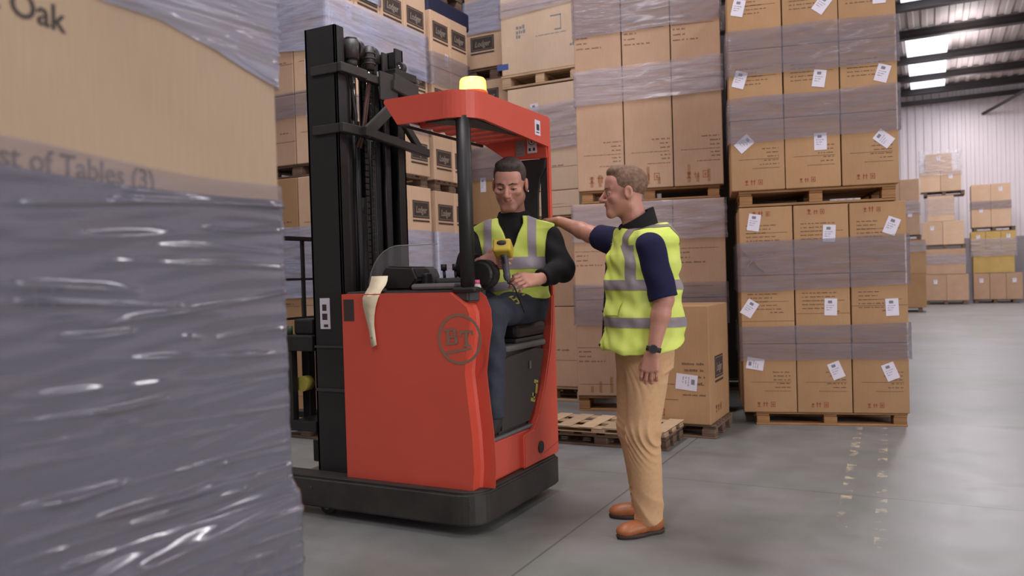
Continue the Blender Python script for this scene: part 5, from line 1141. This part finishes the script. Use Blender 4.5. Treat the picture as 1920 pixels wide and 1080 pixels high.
F = Field(); F.loft([(.90, .150, .13, .0, .03), (1.46, .155, .12, -.01, .02)], .02); F.cone((-.150, -.118, .94), (-.14, -.085, 1.36), .030, .032, .02); link('jacket_lining', F.mesh('jacket_lining', (-.24, -.21, .88), (.2, .2, 1.48), .007), blackf, man)
# padded vest
ves = Field(); ves.loft([(.862, .205, .190, 0, .015), (.90, .212, .198, 0, .018), (1.0, .206, .190, 0, .022), (1.12, .198, .178, 0, .022), (1.25, .197, .174, 0, .026), (1.36, .196, .168, 0, .032), (1.44, .194, .146, 0, .038), (1.52, .16, .11, 0, .036)], 0, 'u', 2.6)
def shoulder(x, y, z): return (z - (1.500 - .26 * np.maximum(np.abs(x) - .06, 0) - 1.3 * np.maximum(np.abs(x) - .18, 0) + .10 * y)) * .9
ves.cut(shoulder); ves.cone((-.008, .012, 1.40), (-.010, .0, 1.62), .095, .085, .012, 's')
ves.cut(lambda x, y, z: -(x + .150 - .10 * np.maximum(1.2 - z, 0) * 0 + 10 * (y > -.04)) * .8)        # front opening edge
ves.cut(lambda x, y, z: (.885 + .05 * np.maximum(y, 0) / .2 + .012 * np.sin(x * 14 + 1)) - z)
ves.warp(wr([(4, 3, 46, .0055, .3), (22, 14, 16, .004, 1.7), (50, 20, 70, .002, 0), (70, 60, 8, .0015, 1)]))
vm_ = ves.mesh('vest', (-.24, -.21, .84), (.24, .25, 1.53), .005); vo = link('vest', vm_, hv, man); vo['label'] = 'padded yellow hi-vis vest'
for z in (1.185, 1.005): strips('reflective_band', vm_, vo, refl_d, [((0, 0, z), (0, -.02, -1)), ((0, 0, z + .048), (0, .02, 1))])
for s_ in (1, -1):
    strips('reflective_brace', vm_, vo, refl_d, [((0, -.112, 0), (0, -1, .0)), ((0, -.070, 0), (0, 1, .0)), ((s_ * .05, 0, 0), (-s_, 0, 0)), ((0, 0, 1.235), (0, 0, -1)), ((0, 0, 1.402), (0, 0, 1))])
    strips('reflective_brace', vm_, vo, refl_d, [((s_ * .092, 0, 0), (-s_, 0, 0)), ((s_ * .138, 0, 0), (s_, 0, 0)), ((0, 0, 1.398), (0, 0, -1))])
strips('pocket_flap', vm_, vo, hv, [((0.0, 0, 1.065), (0, 0, -1)), ((0, 0, 1.135), (0, 0, 1)), ((-.02, 0, 0), (-1, 0, 0)), ((.125, 0, 0), (1, 0, 0)), ((0, -.05, 0), (0, 1, 0))], .006)
strips('piping', vm_, vo, refl, [((-.136, 0, 0), (1, 0, 0)), ((0, 0, 1.36), (0, 0, -1)), ((0, -.02, 0), (0, 1, 0))], .004)
_vv = np.empty(len(vm_.vertices) * 3, np.float32); vm_.vertices.foreach_get('co', _vv); _vv = _vv.reshape(-1, 3)
for z in (1.415, 1.32, 1.13, 1.08, .98, .91):
    q_ = _vv[(np.abs(_vv[:, 2] - z) < .006) & (np.abs(_vv[:, 0] + .095) < .008)]
    if len(q_):
        v_ = q_[np.argmin(q_[:, 1])]; cyl('stud', (v_[0], v_[1] + .002, z), (v_[0], v_[1] - .005, z), .0075, dplast, vo, seg=10)
# trousers
tr = Field(); tr.loft([(.80, .165, .125, 0, .03), (.90, .175, .135, 0, .025), (1.0, .165, .125, 0, .02)], .03)
legs = {1: ((.085, .02, .88), (.118, -.035, .50), (.112, -.012, .075)), -1: ((-.085, .02, .88), (-.112, -.005, .48), (-.124, .058, .075))}
for s_, (h_, k_, a_) in legs.items():
    tr.cone(h_, k_, .112, .080, .035); tr.cone(k_, a_, .080, .070, .03)
def twr(x, y, z):
    kn = np.exp(-((z - .47) / .09) ** 2); an = np.exp(-((z - .11) / .08) ** 2); th = np.exp(-((z - .74) / .12) ** 2)
    ph = 7 * np.sin(6 * x + 11 * y) + 4 * np.sin(z * 13 + 9 * x)
    r1 = np.abs(np.sin(z * 34 + ph + 9 * y)) - .6; r2 = np.abs(np.sin(z * 58 - 12 * y + .7 * ph)) - .6; r3 = np.sin(z * 9 + 16 * x - 20 * y)
    return .0075 * kn * r1 * (1 + .6 * r3) + .0085 * an * r2 + .004 * th * r1 * r3 + .0022 * r3
tr.warp(twr); tr.cut(lambda x, y, z: .058 + .12 * np.maximum(-y - .05, 0) + .018 * np.sin(y * 20) - z)
to = link('trousers', tr.mesh('trousers', (-.26, -.20, .03), (.26, .24, 1.02), .0048), khaki, man); to['label'] = 'khaki cotton trousers'
# shoes
for (ax, ay), (fx, fy) in (((.112, .0), (.045, -.19)), ((-.124, .062), (-.055, -.17))):
    d = unit((fx, fy, 0)); l_ = V(-d[1], d[0], 0); c0 = V(ax, ay, 0); up_F = Field()
    up_F.ell(c0 + d * -.015 + V(0, 0, .052), (.040, .048, .045), .03, 'u', np.stack([l_, d, V(0, 0, 1)])); up_F.ell(c0 + d * .085 + V(0, 0, .040), (.044, .085, .036), .03, 'u', np.stack([l_, d, V(0, 0, 1)])); up_F.ell(c0 + d * .150 + V(0, 0, .033), (.041, .048, .027), .03, 'u', np.stack([l_, d, V(0, 0, 1)])); up_F.cone(c0 + V(0, 0, .05), c0 + V(0, 0, .10), .040, .040, .03)
    up_F.cut(lambda x, y, z: .016 - z); up_F.cut(lambda x, y, z: z - .098)
    lo = np.minimum(c0, c0 + d * .2) - .09; hi = np.maximum(c0, c0 + d * .2) + .09; lo[2] = 0; hi[2] = .13
    so = link('shoe', up_F.mesh('shoe', lo, hi, .004), leather, man); so['label'] = 'tan leather shoe'
    sf = Field(); sf.ell(c0 + d * -.015 + V(0, 0, .02), (.043, .052, .06), .03, 'u', np.stack([l_, d, V(0, 0, 1)])); sf.ell(c0 + d * .10 + V(0, 0, .02), (.048, .100, .06), .03, 'u', np.stack([l_, d, V(0, 0, 1)])); sf.cut(lambda x, y, z: z - .020); sf.cut(lambda x, y, z: .003 - z)
    link('sole', sf.mesh('sole', lo, hi, .004), sole, so)
    for q in range(3):
        a = c0 + d * (.055 + .02 * q) + V(0, 0, .077 - .006 * q); tube('lace', [a - l_ * .022 + V(0, 0, -.005), a + V(0, 0, .004), a + l_ * .022 + V(0, 0, -.005)], .0025, leather, so, 6)
# wrist watch
wd = unit(aL[2] - aL[1]); wc = aL[2] - wd * .012; q = Vector(wd).to_track_quat('Z', 'Y')
bm = bmesh.new(); seg = 28
rows = [[bm.verts.new(Vector(wc) + q @ Vector((math.cos(2 * math.pi * i / seg) * r, math.sin(2 * math.pi * i / seg) * r * 1.05, z))) for i in range(seg)] for r, z in ((.031, -.011), (.0345, -.011), (.0345, .011), (.031, .011))]
for a, b in zip(rows, rows[1:] + rows[:1]):
    for i in range(seg): bm.faces.new((a[i], a[(i + 1) % seg], b[(i + 1) % seg], b[i]))
bmesh.ops.recalc_face_normals(bm, faces=bm.faces[:]); wb_ = link('wristwatch', mesh('wristwatch', bm, True), rubber, man); wb_['label'] = 'black wristwatch'
on = unit(V(.85, -.35, .05)); on = unit(on - (on @ wd) * wd); cyl('watch_case', wc + on * .033, wc + on * .043, .021, dplast, wb_); cyl('watch_face', wc + on * .0432, wc + on * .0436, .017, plain('watch_glass', S(40, 40, 44), 0.1), wb_)
ring_ = None

# ---- the driver
P2c = (-2.07, 3.98, 0.035); P2r = R(20)
dF = Field(); H2 = Head((.006, -.137, 1.736), (-.04, -.93, -.34), (.03, -.34, .95), 1.14)
head_field(dF, H2, smile=1.5, jaw=1.15)
dF.cone(H2.p(0, -.022, -.055), (.01, -.045, 1.545), .064, .068, .03)
dF.loft([(1.03, .15, .11, 0, .0), (1.25, .15, .10, 0, -.01), (1.42, .165, .095, .01, -.035), (1.51, .13, .07, .01, -.045), (1.55, .08, .055, .01, -.05)], .05)
bL = [V(.200, -.04, 1.448), V(.275, -.115, 1.262), V(.165, -.295, 1.215)]; bR = [V(-.195, -.055, 1.452), V(-.235, -.165, 1.290), V(-.12, -.365, 1.310)]
for A in (bL, bR): dF.cone(A[0], A[1], .052, .042, .03); dF.cone(A[1], A[2], .042, .030, .02)
hand_field(dF, bL[2], (-.62, -.62, -.02), (-.40, .45, -.55), (-.15, -.1, .9), (0.35, 0.75, 0.6), (0.75, 0.45, 0.15), 1.04, 0.03, .3)
hand_field(dF, bR[2], (.80, -.42, .05), (.45, .85, -.10), (.05, -.1, 1), (0.40, 0.85, 0.7), (0.75, 0.55, -.05), 1.04, 0.03, .3)
kL, fLk, kR, fRk = V(.035, -.335, 1.055), V(-.085, -.305, .555), V(-.115, -.325, 1.060), V(-.165, -.365, .57)
kL = V(-.083, -.372, 1.045); kR = V(-.275, -.325, 1.045); fLk = V(-.082, -.395, .53); fRk = V(-.280, -.330, .53)
hL, hR = V(.085, .0, 1.085), V(-.085, .0, 1.085)
for h_, k_, a_ in ((hL, kL, fLk), (hR, kR, fRk)): dF.cone(h_, k_, .075, .052, .04); dF.cone(k_, a_, .052, .036, .03); dF.cone(a_ + V(0, .01, -.03), a_ + V(-.02, -.07, -.075), .030, .022, .03)
me = dF.mesh('body', (-.40, -.56, .42), (.36, .14, 1.94), .0032); tone_attr(me, H2)
sk2 = skin_material('ruddy_skin', S(206, 150, 130), S(158, 86, 80), S(122, 84, 66), None, 0.55)
drv = link('person', me, sk2, loc=P2c, rot=(0, 0, P2r)); tag(drv, 'person seated in truck in open hi-vis vest, smiling down at scanner', 'person')
hair2 = plain('dark_brown_hair', S(66, 54, 47), 0.55, var=0.35, nscale=60, bump=0.3)
link('hair', hair_field(H2, 'short_dark').mesh('hair', (-.11, -.28, 1.62), (.13, .02, 1.93), .0028), hair2, drv)
face_parts(drv, H2, plain('dark_brow', S(70, 52, 44), 0.7), 0.0, plain('dark_lash', S(50, 38, 34), 0.7))
cyl('earring', H2.p(.084, -.004, -.036), H2.p(.089, -.003, -.036), .005, plain('pale_stud', S(230, 225, 225), 0.2), drv, seg=10)
# black sweater
F = Field(); F.loft([(1.05, .175, .135, 0, .0), (1.2, .175, .13, 0, -.01), (1.40, .185, .12, .01, -.035), (1.49, .155, .095, .01, -.045), (1.545, .095, .075, .01, -.05)], .02)
F.cut(lambda x, y, z: (z - (1.545 - .40 * np.maximum(np.abs(x - .01) - .07, 0))) * .9)
F.cone((.01, -.05, 1.50), (.011, -.063, 1.592), .100, .088, .02, cap='b')
for A, w3 in ((bL, .86), (bR, .80)): F.cone(A[0], A[1], .072, .066, .03); F.cone(A[1], A[1] + (A[2] - A[1]) * w3, .066, .048, .025, cap='b')
F.cone((.010, -.050, 1.555), (.011, -.070, 1.66), .076, .075, .004, 's')
F.warp(wr([(30, 20, 50, .003, 0), (60, 45, 25, .002, 1)])); so_ = link('sweater', F.mesh('sweater', (-.36, -.44, 1.03), (.38, .16, 1.60), .005), blackf, drv); so_['label'] = 'black sweater'
# open vest
dv = Field(); dv.loft([(1.115, .200, .158, 0, .0), (1.2, .195, .150, 0, -.01), (1.40, .228, .140, .0, -.035), (1.49, .240, .120, .0, -.045), (1.56, .20, .094, .0, -.05)], 0)
dv.cut(lambda x, y, z: (z - (1.566 - .36 * np.maximum(np.abs(x - .01) - .07, 0) - 1.2 * np.maximum(np.abs(x) - .235, 0))) * .9)
dv.cut(lambda x, y, z: .7 * np.minimum(.074 + .0 * z + np.maximum(z - 1.50, 0) * .3 - np.abs(x - .004 - (1.56 - z) * .04), 0 * x + .5) * 1.0 + np.where((y < -.05) & (z > 1.33), 0, -1) if False else np.where(y < -.045, np.minimum(.066 * np.clip((z - 1.36) / .16, .10, 1) - np.abs(x - .006), z - 1.335), -1))
dv.cone((.01, -.045, 1.50), (.012, -.06, 1.62), .085, .080, .01, 's')
dv.warp(wr([(12, 8, 38, .004, 0), (34, 12, 22, .003, 1.2)]))
dvm = dv.mesh('vest', (-.24, -.22, 1.05), (.24, .18, 1.60), .0045); dvo = link('vest', dvm, hv, drv); dvo['label'] = 'open yellow hi-vis vest'
for s_ in (1, -1): strips('reflective_brace', dvm, dvo, refl, [((s_ * .098, 0, 0), (-s_, 0, 0)), ((s_ * .142, 0, 0), (s_, 0, 0)), ((0, 0, 1.335), (0, 0, -1))])
strips('reflective_band', dvm, dvo, refl, [((0, 0, 1.275), (0, 0, -1)), ((0, 0, 1.338), (0, 0, 1))]); strips('reflective_band', dvm, dvo, refl, [((0, 0, 1.165), (.10, 0, -1)), ((0, 0, 1.21), (-.10, 0, 1))])
# work trousers
dt = Field(); dt.loft([(.985, .165, .145, 0, .0), (1.06, .17, .15, 0, .0), (1.12, .165, .14, 0, .0)], .03)
for h_, k_, a_ in ((hL, kL, fLk), (hR, kR, fRk)): dt.cone(h_ + V(0, 0, -.005), k_, .098, .078, .035); dt.cone(k_, a_, .078, .060, .03)
dt.warp(wr([(30, 40, 45, .003, 0), (15, 60, 30, .002, 2)])); dt.cut(lambda x, y, z: .51 - z)
dto = link('trousers', dt.mesh('trousers', (-.40, -.50, .50), (.24, .20, 1.16), .005), slate, drv); dto['label'] = 'dark slate work trousers with yellow knee lettering'
ax_ = kL - hL; n1 = unit(V(.88, -.40, .24)); n2 = unit(np.cross(unit(ax_), n1)); n2 = n2 if n2[2] > 0 else -n2
def on_thigh(t, a, r=.094): c_ = hL + V(0, 0, -.004) + ax_ * t; return c_ + (n1 * math.cos(R(a)) + n2 * math.sin(R(a))) * (r - .020 * t)
for t0, t1, a0, a1 in ((.34, .56, 40, 30), (.60, .76, 46, 46), (.60, .78, 30, 30), (.60, .76, 12, 14), (.58, .60, 46, 14), (.76, .78, 44, 30), (.68, .69, 44, 16)):
    tube('knee_print', [on_thigh(t0 + (t1 - t0) * k / 4, a0 + (a1 - a0) * k / 4) for k in range(5)], .0055, yel, dto, 6)
for a_ in (fLk, fRk):
    F = Field(); F.ell(a_ + V(0, .0, -.05), (.042, .055, .055), .03); F.ell(a_ + V(-.022, -.055, -.075), (.043, .065, .038), .03); F.cone(a_ + V(0, 0, -.03), a_ + V(0, 0, .03), .045, .045, .02); z0 = .452 - P2c[2]; F.cut(lambda x, y, z: z0 - z)
    link('boot', F.mesh('boot', a_ + V(-.10, -.20, -.12), a_ + V(.10, .10, .09), .005), rubber, drv)
cyl('signet_ring', (0, 0, 0), (.001, 0, 0), .001, chrome, drv) if False else None

# ---- hand scanner held by the driver
c2, s2 = math.cos(P2r), math.sin(P2r)
def W2(p): return Vector((P2c[0] + c2 * p[0] - s2 * p[1], P2c[1] + s2 * p[0] + c2 * p[1], P2c[2] + p[2]))
scn = empty('barcode_scanner', W2((.005, -.465, 1.345)), P2r); tag(scn, 'yellow and grey handheld barcode scanner held by the seated driver', 'scanner')
ylw = plain('scanner_yellow', S(206, 176, 58), 0.45)
F = Field(); F.box((0, .01, .030), (.046, .058, .034), .012, 0, 'u', np.array([[1, 0, 0], [0, .94, -.34], [0, .34, .94]])); F.ell((0, -.052, .066), (.025, .024, .013), .004, 's', np.array([[1, 0, 0], [0, .94, -.34], [0, .34, .94]])); link('scanner_head', F.mesh('scanner_head', (-.07, -.09, -.04), (.07, .09, .10), .003), ylw, scn)
F = Field(); F.ell((0, -.044, .058), (.024, .008, .012), 0, 'u', np.array([[1, 0, 0], [0, .94, -.34], [0, .34, .94]])); link('scan_window', F.mesh('scan_window', (-.04, -.07, .02), (.04, -.01, .09), .002), black, scn)
F = Field(); F.cone((.004, .012, -.005), (.012, .030, -.105), .020, .016, .01); F.cone((.012, .030, -.105), (.013, .032, -.118), .019, .017, .004); link('grip', F.mesh('grip', (-.04, -.03, -.15), (.05, .07, .03), .003), plain('scanner_grey', S(84, 82, 92), 0.5), scn)
bar('trigger', (.002, -.012, -.012), (.006, -.006, -.045), .012, .008, black, scn)
tube('cable', [(.013, .032, -.118), (.018, .025, -.145), (.040, .0, -.150), (.055, -.01, -.165), (.06, .02, -.19), (.068, .06, -.22), (.075, .10, -.26), (.085, .13, -.30)], .004, black, scn)
